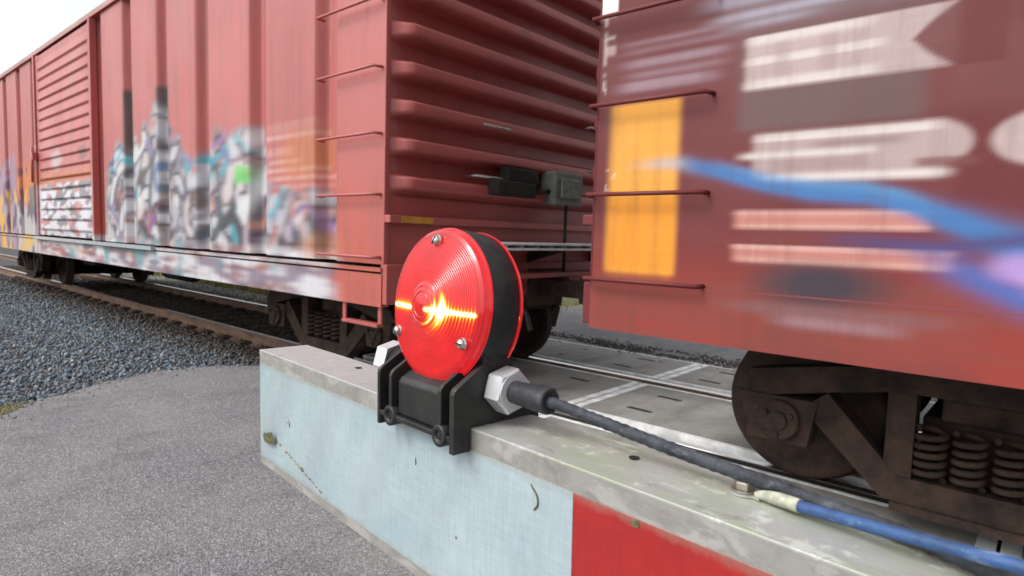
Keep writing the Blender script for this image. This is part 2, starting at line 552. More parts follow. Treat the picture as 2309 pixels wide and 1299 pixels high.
sz = rng.uniform(.011, .028, n) * np.where(P[:, 0] < -14, 1.25, 1)
zz = bz(P[:, 1]) + rng.uniform(-.03, .012, n)
g = rng.uniform(.5, 1.35, n)
cc = np.stack([.165 * g, .205 * g, .245 * g], 1)
wm = rng.uniform(0, 1, n)
cc[wm > .9] = np.stack([.34 * g, .33 * g, .32 * g], 1)[wm > .9]
cc[wm < .10] = np.stack([.17 * g, .135 * g, .11 * g], 1)[wm < .10]
mix = np.clip((P[:, 1] - 2.75) / .7 + .25 * rng.normal(size=n), 0, 1)[:, None]      # oily brown stones by the rail
cc = cc * (1 - mix) + np.stack([.085 * g, .062 * g, .048 * g], 1) * mix
stones('ballast_stones', np.column_stack([P, zz]), sz, cc, 'blue grey crushed stone ballast heaped left of the road and the near rail', 'ballast')
mn_ok = lambda Q: np.array([mnoise.noise(Vector((q[0] * 1.3, q[1] * 5, 1.7))) > -.05 for q in Q])
P = np.concatenate([scatter(12000, -26, -5.8, YN + .05, YF - .05), scatter(9000, -26, -6.2, YF + .05, 7.6)])
Pd = np.column_stack([rng.uniform(-7.5, -1.0, 3500), 6.72 + .16 * rng.normal(size=3500)])
Pd = Pd[mn_ok(Pd)]
n0 = len(P); P = np.concatenate([P, Pd])
n = len(P); g = rng.uniform(.4, 1.3, n)
far = np.clip((P[:, 1] - 5.5) / .8, 0, 1)[:, None]; far[n0:] = .12
cc = np.stack([.075 * g, .055 * g, .043 * g], 1) * (1 - far) + np.stack([.32 * g, .31 * g, .29 * g], 1) * far
stones('track_ballast', np.column_stack([P, np.where(np.arange(n) >= n0, -.002, bz(P[:, 1]) + rng.uniform(-.03, .012, n) - .012)]), np.where(np.arange(n) >= n0, rng.uniform(.006, .020, n), rng.uniform(.018, .036, n)), cc,
       'dark oily brown ballast stones between the rails, paler stones beyond them', 'ballast')
# loose grit washed over the road edge
P = scatter(9000, -6.3, -3.6, -.5, 2.9)
xe = np.interp(P[:, 1], ey, ex); d = P[:, 0] - xe
P = P[(d > -.05) & (d < rng.exponential(.11, len(P)))]
n = len(P); g = rng.uniform(.5, 1.3, n)
stones('road_grit', np.column_stack([P, np.full(n, .002)]), rng.uniform(.004, .016, n) * rng.uniform(.5, 1, n), np.stack([.2 * g, .2 * g, .21 * g], 1),
       'small grit scattered along the worn asphalt edge', 'grit')

# grass
def grass(name, P, h, label, cols):
    n = len(P)
    a = rng.uniform(0, 2 * np.pi, n); b = rng.uniform(0, 2 * np.pi, n); hh = h * rng.uniform(.4, 1.2, n)
    wd = hh * .05
    p0 = P + np.stack([np.cos(a) * wd, np.sin(a) * wd, 0 * a], 1)
    p1 = P - np.stack([np.cos(a) * wd, np.sin(a) * wd, 0 * a], 1)
    ln = rng.uniform(.1, .7, n) * hh
    pm = P + np.stack([np.cos(b) * ln * .35, np.sin(b) * ln * .35, hh * .6], 1)
    p2 = P + np.stack([np.cos(b) * ln, np.sin(b) * ln, hh], 1)
    V = np.stack([p0, p1, pm + (p1 - P) * .7, pm + (p0 - P) * .7, p2], 1).reshape(-1, 3)
    me = bpy.data.meshes.new(name)
    me.from_pydata(V.tolist(), [], [f for i in range(n) for f in ((5 * i, 5 * i + 1, 5 * i + 2, 5 * i + 3), (5 * i + 3, 5 * i + 2, 5 * i + 4))])
    c = np.repeat(np.concatenate([cols, np.ones((n, 1))], 1), 5, axis=0)
    at = me.color_attributes.new('paint', 'FLOAT_COLOR', 'POINT'); at.data.foreach_set('color', c.astype(np.float32).ravel())
    me.materials.append(M_GRASS)
    o = bpy.data.objects.new(name, me); col.objects.link(o)
    return tag(o, label, 'grass', kind='stuff')
def gcols(n):
    t = rng.uniform(0, 1, n)[:, None]
    return np.array([.20, .22, .055]) * (1 - t) + np.array([.42, .33, .15]) * t
P = np.column_stack([scatter(26000, -32, -6.6, 7.3, 10.5), np.full(26000, -.30)])
grass('verge_grass', P, .34, 'dry green and straw coloured grass on the bank beyond the track', gcols(26000))
P = np.column_stack([rng.normal(-5.62, .14, 700), rng.normal(.98, .07, 700), np.full(700, -.09)])
grass('edge_grass', P, .07, 'thin mossy grass tuft in the corner of road and ballast', gcols(700))
m = MB(); m.box(-1.0, 1.0, -.11, .11, -.02, .17)
o = m.build('concrete_kerb_block', M_CONC, bevel=.015); o.location = (-8.1, 9.15, 0)
tag(o, 'pale concrete kerb block on the ground beyond the track, seen right of the lamp', 'kerb block')

# ------------------------------------------------------------------ boxcar paint layers (numpy)
def vnoise(shape, cells, seed):
    r = np.random.default_rng(seed)
    gx, gz = cells
    g = r.uniform(0, 1, (gx + 2, gz + 2))
    xs_ = np.linspace(0, gx, shape[0], endpoint=False); zs_ = np.linspace(0, gz, shape[1], endpoint=False)
    xi = xs_.astype(int); zi = zs_.astype(int); fx = xs_ - xi; fz = zs_ - zi
    fx = fx * fx * (3 - 2 * fx); fz = fz * fz * (3 - 2 * fz)
    a = g[xi][:, zi]; b = g[xi + 1][:, zi]; c = g[xi][:, zi + 1]; d = g[xi + 1][:, zi + 1]
    fx = fx[:, None]; fz = fz[None]
    return (a * (1 - fx) + b * fx) * (1 - fz) + (c * (1 - fx) + d * fx) * fz
def fb(shape, cells, seed, o=3):
    t = 0; a = 1; s = 0
    for i in range(o):
        t = t + a * vnoise(shape, (cells[0] * 2 ** i, cells[1] * 2 ** i), seed + i); s += a; a *= .55
    return t / s
def sst(a, b, x):
    t = np.clip((x - a) / (b - a), 0, 1); return t * t * (3 - 2 * t)

class Layer:
    def __init__(self, x0, x1, z0, z1, res, base):
        self.x0, self.x1, self.z0, self.z1, self.res = x0, x1, z0, z1, res
        self.nx = int((x1 - x0) / res) + 1; self.nz = int((z1 - z0) / res) + 1
        self.X = (x0 + res * np.arange(self.nx))[:, None] * np.ones((1, self.nz))
        self.Z = (z0 + res * np.arange(self.nz))[None, :] * np.ones((self.nx, 1))
        self.c = np.ones((self.nx, self.nz, 3)) * np.array(base[:3])
        self.shape = (self.nx, self.nz)
    def over(self, mask, c, a=1.0):
        m = np.clip(mask * a, 0, 1)[..., None]
        self.c = self.c * (1 - m) + np.array(c[:3]) * m
    def rect(self, x0, x1, z0, z1, sx=.04, sz=.008, slope=0.0, wob=0.0):
        X, Z = self.X, self.Z - slope * (self.X - x0)
        return sst(x0 - sx, x0 + sx, X) * (1 - sst(x1 - sx, x1 + sx, X)) * sst(z0 - sz, z0 + sz, Z) * (1 - sst(z1 - sz, z1 + sz, Z))
    def blob(self, x, z, rx, rz, soft=.5):
        d = np.sqrt(((self.X - x) / rx) ** 2 + ((self.Z - z) / rz) ** 2)
        return 1 - sst(1 - soft, 1 + soft, d)
    def sample(self, x, y, z):
        fx = np.clip((x - self.x0) / self.res, 0, self.nx - 1.001); fz = np.clip((z - self.z0) / self.res, 0, self.nz - 1.001)
        i = fx.astype(int); j = fz.astype(int); a = (fx - i)[:, None]; b = (fz - j)[:, None]
        c = self.c
        r = (c[i, j] * (1 - a) + c[i + 1, j] * a) * (1 - b) + (c[i, j + 1] * (1 - a) + c[i + 1, j + 1] * a) * b
        return np.concatenate([r, np.ones((len(x), 1))], 1)
def box_x(a, n):
    if n < 2: return a
    k = np.ones(n) / n
    p = np.pad(a, ((n // 2, n - 1 - n // 2),) + ((0, 0),) * (a.ndim - 1), mode='edge')
    c = np.cumsum(np.concatenate([np.zeros((1,) + p.shape[1:]), p], 0), 0)
    return (c[n:] - c[:-n]) / n

RED_L = (.455, .102, .092)
RED_R = (.132, .022, .024)
LL = Layer(-19.3, -3.5, .6, 4.4, .02, RED_L)
Zl, Xl = LL.Z, LL.X
# lower half of this car is a more orange red
LL.over(1 - sst(1.2, 2.4, Zl), (.46, .100, .065), .6)
LL.over(sst(.45, .6, fb(LL.shape, (26, 5), 3, 4)), (.41, .105, .10), .5)
LL.over(sst(.55, .75, fb(LL.shape, (150, 3), 5, 2)) * sst(1.0, 1.6, Zl), (.36, .10, .09), .35)
# dark painted strips standing in two of the wall grooves
for x0 in (-9.06, -7.94):
    LL.over(LL.rect(x0, x0 + .36, 2.2, 3.02 - (x0 > -8) * .1, .05, .03), (.045, .030, .028), .95)
# graffiti piece between door and right-hand end
topx = [-9.75, -9.5, -9.2, -8.9, -8.5, -8.1, -7.75, -7.5, -7.2, -6.9, -6.6, -6.45, -6.1, -5.75, -5.5, -5.3, -5.0, -4.6, -4.38, -4.3]
topz = [1.9, 2.25, 2.34, 2.10, 2.30, 2.62, 2.50, 2.28, 2.12, 1.95, 1.98, 2.22, 2.20, 2.25, 2.05, 1.62, 1.58, 1.60, 1.62, 1.3]
TOP = np.interp(Xl, topx, topz)
n_edge = fb(LL.shape, (120, 16), 21, 3) - .5
inside = sst(-.06, .02, TOP - Zl + n_edge * .42) * sst(-9.85, -9.62, Xl) * (1 - sst(-4.42, -4.32, Xl + n_edge * .4))
def fn(sx, sz, seed, o=3):
    """noise with features about sx by sz metres"""
    return fb(LL.shape, (max(2, int(15.8 / sx)), max(2, int(3.8 / sz))), seed, o)
outline = inside * sst(-.02, .20, .26 - (TOP - Zl) + n_edge * .5)
st = lambda a: box_x(a, 5)
LL.over(st(inside), (.33, .28, .33), 1.0)
LL.over(st(inside * sst(.42, .52, fn(.40, .34, 31))), (.52, .51, .54), .95)
LL.over(st(inside * sst(.56, .63, fn(.30, .22, 41, 4))), (.14, .08, .11), .85)
LL.over(st(inside * sst(.60, .66, fn(.22, .12, 51))), (.17, .05, .17), .75)
LL.over(st(inside * sst(.60, .66, fn(.26, .16, 61))), (.025, .02, .035), .85)
LL.over(st(inside * sst(.62, .68, fn(.30, .12, 71))), (.40, .14, .11), .7)
LL.over(st(inside * sst(.69, .73, fn(.20, .06, 81))), (.05, .36, .40), .85)
LL.over(st(outline * sst(.42, .56, fn(.3, .12, 52))), (.22, .09, .26), .75)
LL.over(st(outline * sst(.54, .62, fn(.25, .08, 62))), (.05, .06, .10), .8)
LL.over(st(outline * sst(.61, .67, fn(.22, .07, 63))), (.05, .40, .48), .9)
# bold pale letter strokes of the piece with dark outlines
def stroke(L, pts, wd, c, a, oc=None, ow=.05, sm=7):
    d = np.full(L.shape, 9.)
    for (ax, az), (bx, bz_) in zip(pts[:-1], pts[1:]):
        vx, vz = bx - ax, bz_ - az
        t = np.clip(((L.X - ax) * vx + (L.Z - az) * vz) / (vx * vx + vz * vz + 1e-9), 0, 1)
        d = np.minimum(d, np.hypot(L.X - ax - t * vx, L.Z - az - t * vz))
    if oc is not None: L.over(box_x(1 - sst(wd + ow * .6, wd + ow * 1.2, d), sm), oc, a)
    L.over(box_x(1 - sst(wd * .8, wd * 1.15, d), sm), c, a)
W_ = (.54, .53, .55); DK = (.06, .045, .07)
gr = random.Random(5)
def masked_stroke(L, pts, wd, c, mask, oc=None, ow=.03):
    d = np.full(L.shape, 9.)
    for (ax, az), (bx_, bz_) in zip(pts[:-1], pts[1:]):
        vx, vz = bx_ - ax, bz_ - az
        t = np.clip(((L.X - ax) * vx + (L.Z - az) * vz) / (vx * vx + vz * vz + 1e-9), 0, 1)
        d = np.minimum(d, np.hypot(L.X - ax - t * vx, L.Z - az - t * vz))
    if oc is not None: L.over((1 - sst(wd + ow * .6, wd + ow * 1.1, d)) * mask, oc, .9)
    L.over((1 - sst(wd * .85, wd * 1.1, d)) * mask, c, .95)
def curvy(x, z, a, ln, bend, n=9):
    p = [(x, z)]
    for i in range(n):
        a += bend / n
        x += math.cos(a) * ln / n; z += math.sin(a) * ln / n
        p.append((x, z))
    return p
WHITES = [(.56, .55, .58), (.50, .48, .53), (.60, .60, .61), (.42, .40, .45), (.55, .47, .49)]
DARKS = [(.03, .025, .04), (.06, .03, .06), (.10, .06, .06), (.05, .07, .09)]
TINTS = [(.22, .08, .24), (.30, .13, .30), (.20, .20, .24), (.24, .16, .17), (.06, .30, .36), (.36, .12, .10), (.10, .16, .30), (.44, .20, .17)]
for i in range(300):
    x = gr.uniform(-9.8, -4.4); z = gr.uniform(1.05, min(2.6, np.interp(x, topx, topz) + .05))
    q = gr.random()
    if q < .44: c = gr.choice(WHITES); wd = gr.uniform(.05, .12); oc = gr.choice(DARKS) if gr.random() < .7 else None
    elif q < .76: c = gr.choice(DARKS); wd = gr.uniform(.02, .065); oc = None
    else: c = gr.choice(TINTS); wd = gr.uniform(.02, .06); oc = None
    a_ = gr.choice([0, math.pi / 2, math.pi * .35, math.pi * .7]) + gr.uniform(-.5, .5)
    masked_stroke(LL, curvy(x, z, a_, gr.uniform(.2, .7), gr.uniform(-3.5, 3.5)), wd, c, inside, oc, .045)
for i in range(26):      # cyan and violet highlights along the upper outline
    x = gr.uniform(-9.7, -5.2); z = np.interp(x, topx, topz) - gr.uniform(-.02, .18)
    masked_stroke(LL, curvy(x, z, gr.uniform(-.6, .6), gr.uniform(.1, .3), gr.uniform(-1, 1), 4), gr.uniform(.015, .035), gr.choice([(.06, .38, .46), (.28, .12, .34), (.05, .3, .42), (.04, .04, .08)]), np.clip(inside * 1.0 + .5, 0, 1), None)
LL.over(LL.rect(-5.98, -5.68, 1.75, 1.92, .06, .01) * sst(.25, .45, fn(.2, .06, 66)), (.13, .52, .11), .9)
gm = (1 - sst(2.75, 2.9, Zl)) * sst(-10.0, -9.9, Xl)
bl_ = box_x(box_x(LL.c, 5), 3)
LL.c = LL.c * (1 - gm[..., None]) + bl_ * gm[..., None]
# rows of small stencilled data, worn to pale dashes
for i, (za, xa, xb) in enumerate([(2.20, -5.35, -4.55), (2.12, -5.4, -4.5), (1.99, -5.35, -4.9), (1.90, -5.3, -4.8), (1.83, -5.35, -4.5), (1.76, -5.3, -4.4), (1.68, -5.1, -4.4)]):
    LL.over(LL.rect(xa, xb, za - .012, za + .018, .06, .006) * (.4 + .6 * fb(LL.shape, (400, 60), 90 + i, 2)), (.72, .50, .46), .8)
# pale bars low in the piece and the wall band under it
low = (1 - sst(1.14, 1.20, Zl)) * sst(-13.4, -13.2, Xl) * (1 - sst(-4.35, -4.2, Xl))
LL.over(low, (.40, .19, .16), .5)
LL.over(box_x(low * sst(.42, .52, fn(.4, .06, 101, 3)), 13), (.60, .59, .63), .9)
LL.over(box_x(low * sst(.58, .64, fn(.35, .05, 111, 2)), 9), (.16, .10, .16), .8)
LL.over(box_x(low * sst(.69, .73, fb(LL.shape, (70, 10), 121, 2)), 9), (.09, .28, .32), .8)
LL.over(LL.rect(-11.4, -10.9, .93, 1.05, .03, .01), (.62, .33, .05), .8)
LL.over(LL.blob(-10.1, .97, .18, .09), (.75, .75, .77), .8)
# door: silver grey lower third with dark lettering fragments
door_low = LL.rect(-13.22, -10.2, .95, 1.96, .03, .02)
LL.over(door_low, (.55, .55, .60), .92)
LL.over(door_low * sst(.56, .62, fn(.25, .10, 131, 2)), (.10, .08, .10), .8)
LL.over(door_low * sst(.62, .68, fn(.3, .12, 141, 2)), (.40, .10, .10), .75)
LL.over(LL.blob(-12.1, 2.32, .30, .15), (.50, .38, .38), .8)
LL.over(LL.rect(-13.2, -10.2, 1.96, 2.15, .1, .06), (.45, .13, .03), .6)
LL.over(LL.rect(-10.9, -10.5, 2.25, 2.45, .05, .03), (.12, .06, .06), .7)
# left of the door: orange, purple and grey pieces
lf = 1 - sst(-13.4, -13.3, Xl)
LL.over(lf * (1 - sst(2.1, 2.5, Zl + n_edge * .6)) * sst(-15.2, -15.0, Xl), (.62, .17, .03), .85)
LL.over(lf * (1 - sst(1.55, 1.8, Zl + n_edge * .5)), (.47, .45, .47), .95)
LL.over(lf * (1 - sst(2.4, 2.5, Zl + n_edge)) * (1 - sst(-15.2, -15.0, Xl)), (.34, .22, .32), .9)
LL.over(lf * (1 - sst(2.3, 2.4, Zl)) * sst(.56, .64, fb(LL.shape, (90, 16), 151, 2)), (.07, .03, .09), .8)
LL.over(lf * (1 - sst(1.9, 2.0, Zl)) * sst(.60, .66, fb(LL.shape, (70, 10), 161, 2)), (.72, .40, .04), .85)
LL.over(LL.rect(-14.1, -13.5, 1.55, 1.95, .04, .02), (.13, .13, .14), .9)
LL.over(LL.rect(-13.45, -13.25, 2.55, 2.62, .02, .01), (.75, .72, .72), .9)
# rust bleeding at right-hand corner
LL.over(LL.blob(-4.75, 1.95, .35, .2) + LL.blob(-4.5, 1.2, .3, .12), (.50, .17, .03), .55)

RR = Layer(-2.0, 13.8, .6, 4.4, .01, RED_R)
Zr, Xr = RR.Z, RR.X
RR.over(1 - sst(.9, 1.55, Zr), (.36, .055, .036), .65)
RR.over(sst(.45, .62, fb(RR.shape, (40, 8), 203, 4)), (.16, .040, .042), .5)
RR.over(sst(.5, .62, fb(RR.shape, (14, 30), 207, 3)) * (1 - sst(1.2, 1.5, Zr)), (.21, .055, .045), .5)
# yellow repaint behind the ladder
RR.over(RR.rect(-1.78, -1.40, 1.165, 2.0, .028, .006), (.76, .34, .055), 1)
RR.over(RR.rect(-1.78, -1.40, 1.165, 1.55, .028, .05), (.76, .27, .02), .8)
# cream plate and tick marks by the ladder
RR.over(RR.rect(-1.885, -1.765, 2.45, 2.62, .004, .003), (.85, .85, .86), 1)
RR.over(RR.rect(-1.84, -1.775, 2.335, 2.35, .004, .003), (.62, .50, .50), .9)
RR.over(RR.rect(-1.83, -1.77, 2.255, 2.305, .004, .006), (.50, .36, .36), .8)
RR.over(RR.rect(-1.832, -1.825, 2.21, 2.45, .002, .003) * (fb(RR.shape, (300, 170), 7, 2) > .42), (.75, .68, .66), .9)
RR.over(RR.rect(-1.838, -1.820, 2.06, 2.17, .002, .003) * (fb(RR.shape, (1500, 200), 8, 1) > .55), (.75, .68, .66), .9)
for (x_, z_) in ((-1.79, 1.68), (-1.75, 1.66), (-1.755, 1.645), (-1.80, 1.60), (-1.795, 1.58)):
    RR.over(RR.blob(x_, z_, .006, .006), (.8, .75, .7), .9)
# grey-blue worn haze of old lettering, upper left
for z0, z1, x0, x1, a in ((2.28, 2.30, -1.72, -1.2, .5), (2.24, 2.26, -1.7, -1.15, .45), (2.17, 2.21, -1.72, -1.2, .6), (2.12, 2.15, -1.7, -1.2, .5), (2.06, 2.105, -1.74, -1.25, .75)):
    RR.over(RR.rect(x0, x1, z0, z1, .10, .012) * (.5 + .5 * fb(RR.shape, (60, 170), int(z0 * 100), 2)), (.40, .30, .36), a)
RR.over(RR.rect(-1.22, .35, 2.24, 2.60, .10, .04), (.17, .125, .14), .75)
for z0, z1, x0, x1, a in ((2.30, 2.33, -1.25, -.6, .6), (2.36, 2.42, -1.3, -.3, .45), (2.26, 2.285, -1.15, -.85, .5)):
    RR.over(RR.rect(x0, x1, z0, z1, .12, .012), (.42, .40, .50), a)
# dark patched-out bands behind the lettering
RR.over(RR.rect(-1.12, -.42, 1.815, 2.225, .05, .02), (.13, .082, .080), .85)
RR.over(RR.rect(-.42, .3, 1.83, 2.1, .1, .05), (.17, .05, .048), .6)
PW = (.62, .54, .51)
# first row of faded letters: bars of the B, then the K
RR.over(RR.rect(-1.10, -.40, 1.990, 2.215, .022, .003), (.45, .345, .335), .95)
notch = sst(0, .02, RR.X + .52 - np.abs(RR.Z - 2.10) * .9 - .03) * RR.rect(-.55, -.2, 1.985, 2.22, .01, .003)
RR.over(RR.rect(-.42, -.34, 1.990, 2.215, .03, .003), (.45, .345, .335), .8)
RR.over(notch * sst(.0, .03, RR.X + .53 - np.abs(RR.Z - 2.10) * 1.5), RED_R, .9)
for z0, z1, x1 in ((2.18, 2.212, -.62), (2.095, 2.125, -.58), (1.993, 2.030, -.60)):
    RR.over(RR.rect(-1.09, x1, z0, z1, .05, .004), PW, .95)
for x_ in (-.98, -.80):
    RR.over(RR.rect(x_, x_ + .06, 2.03, 2.18, .02, .01), (.34, .23, .225), .5)
# second row
RR.over(RR.rect(-1.045, -.36, 1.590, 1.800, .03, .003), (.42, .32, .31), .95)
RR.over(sst(-.05, .0, RR.X + .30 - np.sqrt(np.clip(.105 ** 2 - (RR.Z - 1.695) ** 2, 0, 1)) * 0 - .0) * RR.rect(-.40, -.2, 1.59, 1.80, .01, .003) * 0, PW, 1)
RR.over(RR.blob(-.40, 1.715, .13, .085, .15) * (RR.X > -.42), (.42, .32, .31), .95)
RR.over(RR.rect(-.44, -.25, 1.63, 1.665, .03, .01), (.17, .05, .048), .8)
for z0, z1, xa, x1 in ((1.765, 1.797, -1.03, -.38), (1.693, 1.720, -1.10, -.58), (1.592, 1.627, -1.02, -.34)):
    RR.over(RR.rect(xa, x1, z0, z1, .05, .004), PW, .95)
RR.over(RR.rect(-.95, -.60, 1.64, 1.685, .05, .01), (.30, .20, .20), .6)
RR.over(RR.rect(-.80, -.48, 1.728, 1.752, .05, .006), (.25, .16, .16), .7)
RR.over(RR.blob(-.06, 1.715, .16, .095, .12), (.47, .36, .35), .95)
RR.over(RR.blob(-.03, 1.715, .07, .045, .3), (.25, .14, .14), .8)
# pink reflective style bars
for z0, z1, x1 in ((1.395, 1.47, -.38), (1.25, 1.325, -.30)):
    RR.over(RR.rect(-1.11, x1, z0, z1, .03, .004), (.50, .20, .165), .95)
    RR.over(RR.rect(-1.11, x1, z1 - .018, z1, .04, .004), (.66, .40, .36), .7)
    RR.over(RR.rect(-1.09, x1, z0, z0 + .02, .05, .004), (.64, .38, .32), .7)
# sprayed blue sweep, faint white where it starts over the yellow
bx = [-1.62, -1.5, -1.38, -1.2, -1.0, -.8, -.6, -.45, -.3, -.15, 0, .3, .7]
bzz = [1.70, 1.70, 1.695, 1.65, 1.585, 1.545, 1.53, 1.49, 1.43, 1.36, 1.30, 1.20, 1.12]
bw = [.028, .035, .04, .042, .038, .042, .045, .05, .065, .085, .10, .13, .12]
cz = np.interp(Xr, bx, bzz); cw = np.interp(Xr, bx, bw)
sw = np.exp(-((Zr - cz) / (cw * .85)) ** 2 * 1.2)
RR.over(sw * sst(-1.72, -1.45, Xr) * (1 - sst(-1.42, -1.25, Xr)), (.44, .42, .45), .75)
bl = np.clip(sw * 1.25, 0, 1) * sst(-1.45, -1.25, Xr)
RR.over(bl, (.050, .165, .40), .95)
RR.over(np.exp(-((Zr - cz - .035) / (cw * .45)) ** 2) * sst(-1.3, -1.0, Xr) * (1 - sst(-.55, -.3, Xr)), (.085, .30, .56), .6)
cz2 = np.interp(Xr, [-.9, -.6, -.35, -.1, .2], [1.36, 1.35, 1.33, 1.37, 1.42])
RR.over(np.exp(-((Zr - cz2) / .03) ** 2) * sst(-.85, -.5, Xr), (.07, .05, .16), .85)
cz3 = np.interp(Xr, [-.7, -.45, -.25, -.1, .2], [1.33, 1.31, 1.24, 1.17, 1.08])
RR.over(np.exp(-((Zr - cz3) / .06) ** 2) * sst(-.5, -.2, Xr), (.06, .13, .42), .85)
RR.over(RR.blob(-.10, 1.27, .09, .05, .6) + RR.blob(.05, 1.22, .12, .07, .6), (.40, .26, .56), .9)
# dark smudge and grey streaks low down
RR.over(RR.blob(-.74, 1.165, .24, .085, .6), (.035, .035, .050), .9)
RR.over(RR.rect(-1.1, -.3, 1.03, 1.08, .15, .02), (.20, .115, .12), .6)
RR.over(RR.rect(-.9, -.45, .985, 1.03, .1, .02), (.32, .22, .25), .6)

# ------------------------------------------------------------------ boxcars
HW = 1.80
def groove_y(x, grooves, hw=.08, sl=.09, depth=.10):
    d = 0
    for g in grooves:
        t = abs(x - g)
        if t < hw + sl:
            q = min(1, (hw + sl - t) / sl)
            d = max(d, depth * q * q * (3 - 2 * q))
    return d
def xs_for(x0, x1, step, grooves, hw=.08, sl=.09):
    s = set(np.round(np.arange(x0, x1, step), 4)) | {x1}
    for g in grooves:
        for t in [sg * (hw + sl * q / 6) for sg in (-1, 1) for q in range(7)]:
            if x0 < g + t < x1: s.add(round(g + t, 4))
    return sorted(s)
def end_profile(z, y, z0, pitch):
    """outward bulge of the pressed steel end"""
    if z < z0 or z > 4.05: return 0
    t = ((z - z0) / pitch) % 1.0
    ss = lambda q: max(0., min(1., q)) ** 2 * (3 - 2 * max(0., min(1., q)))
    prof = ss(t / .20) * (1 - ss((t - .46) / .16)) * (.92 + .08 * math.sin(math.pi * min(1, t / .62)))
    e = min(1, max(0, (HW - .035 - abs(y)) / .12))
    e = e * e * (3 - 2 * e)
    return -.03 * e + .16 * prof * e

def wheel_mesh():
    m = MB()   # axis along y, outer face at -y
    m.lathe([(0, -.09), (.085, -.09), (.10, -.06), (.13, -.035), (.28, -.02), (.35, -.055), (.37, -.062), (.405, -.062), (.42, -.052), (.423, .05), (.428, .055), (.448, .062), (.450, .078), (.37, .085), (.33, .03), (.12, .045), (.09, .09), (0, .09)], 1, (0, 0, .42), 56)
    return m
wheel_src = None
def side_frame_mesh():
    m = MB()
    t0, t1 = -.07, .07
    # top chord
    m.prism([(-1.13, .56), (-1.05, .66), (-.62, .74), (-.40, .77), (.40, .77), (.62, .74), (1.05, .66), (1.13, .56), (1.02, .52), (.66, .60), (.36, .66), (-.36, .66), (-.66, .60), (-1.02, .52)], 1, t0, t1)
    # bottom chord with raised ends
    m.prism([(-.78, .50), (-.66, .595), (-.34, .26), (.34, .26), (.66, .595), (.78, .50), (.40, .14), (-.40, .14)], 1, t0 + .003, t1 - .003)
    # columns beside the spring window
    for s in (-1, 1):
        a, b = (.285, .40) if s > 0 else (-.40, -.285)
        m.box(a, b, t0 + .006, t1 - .006, .262, .658)
        m.prism([(s * .74, .30), (s * 1.04, .30), (s * 1.10, .54), (s * .70, .54)], 1, t0 - .01, t1 - .004)   # pedestal over bearing
    m.box(-.36, .36, t0 - .02, t1 - .02, .10, .139)      # spring seat
    for s in (-1, 1):
        m.cyl(1, (s * .88, 0, .42), .105, t0 - .045, t1, 28)   # bearing end cap
        m.cyl(1, (s * .88, 0, .42), .05, t0 - .06, t0 - .04, 12)
        for q in range(3):
            m.cyl(1, (s * .88 + .072 * math.cos(q * 2.094 + .5), 0, .42 + .072 * math.sin(q * 2.094 + .5)), .016, t0 - .062, t0 - .04, 6)
    return m
def spring_mesh(r=.055, z0=.262, z1=.52, turns=5.5, wr=.014):
    n = int(turns * 16)
    return MB().tube([(r * math.cos(i / 16 * 2 * math.pi), r * math.sin(i / 16 * 2 * math.pi), z0 + wr + (z1 - z0 - 2 * wr) * i / n) for i in range(n + 1)], wr, 8)
mesh_cache = {}
def part(name, mb, mat, parent, loc=(0, 0, 0), rz=0, bevel=0, key=None):
    if key and key in mesh_cache:
        o = mesh_cache[key].copy(); col.objects.link(o); o.parent = parent
    else:
        o = mb().build(name, mat, parent, bevel=bevel)
        if key: mesh_cache[key] = o
    o.location = loc; o.rotation_euler = (0, 0, rz)
    return o
def truck(root, x):
    """one four-wheel truck; children of the car"""
    for s in (-1, 1):
        for ax in (-.88, .88):
            part('wheel', wheel_mesh, M_TRUCK, root, (x + ax, s * .7525, 0), 0 if s < 0 else math.pi, key='wheel')
        f = part('side_frame', side_frame_mesh, M_TRUCK, root, (x, s * 1.13, 0), 0 if s < 0 else math.pi, bevel=.022, key='side_frame')
        for i, sx in enumerate((-.22, -.075, .075, .22)):
            part('coil_spring', spring_mesh, M_TRUCK, f, (sx, -.035, 0), key='spring')
        part('brake_shoe', lambda: MB().prism([(.0, .25), (.05, .25), (.07, .42), (.05, .60), (0, .60)], 1, -.04, .04), M_UNDER, root, (x - .42, s * .74, 0), 0, key='shoe')
        part('brake_shoe', lambda: MB().prism([(.0, .25), (.05, .25), (.07, .42), (.05, .60), (0, .60)], 1, -.04, .04), M_UNDER, root, (x + .36, s * .74, 0), 0, key='shoe')
    for ax in (-.88, .88):
        part('axle', lambda: MB().cyl(1, (0, 0, .42), .085, -.70, .70, 20), M_TRUCK, root, (x + ax, 0, 0), key='axle')
    part('bolster', lambda: MB().box(-.20, .20, -1.08, 1.08, .53, .645).box(-.27, .27, -.4, .4, .645, .74).box(-.282, .282, -1.0, 1.0, .16, .529), M_TRUCK, root, (x, 0, 0), bevel=.015, key='bolster')  # lowest box is added to block the lit ground seen through the springs

def side_flat(x0, x1, zs, yfun, xsv, s):
    """side wall sheet from stations xsv and heights zs"""
    m = MB()
    vs = []; nz = len(zs)
    for x in xsv:
        for zz in zs:
            vs.append((x, s * (HW - yfun(x, zz)), zz))
    fs = [(i * nz + j, (i + 1) * nz + j, (i + 1) * nz + j + 1, i * nz + j + 1) for i in range(len(xsv) - 1) for j in range(nz - 1)]
    m.add(vs, fs, True)
    return m

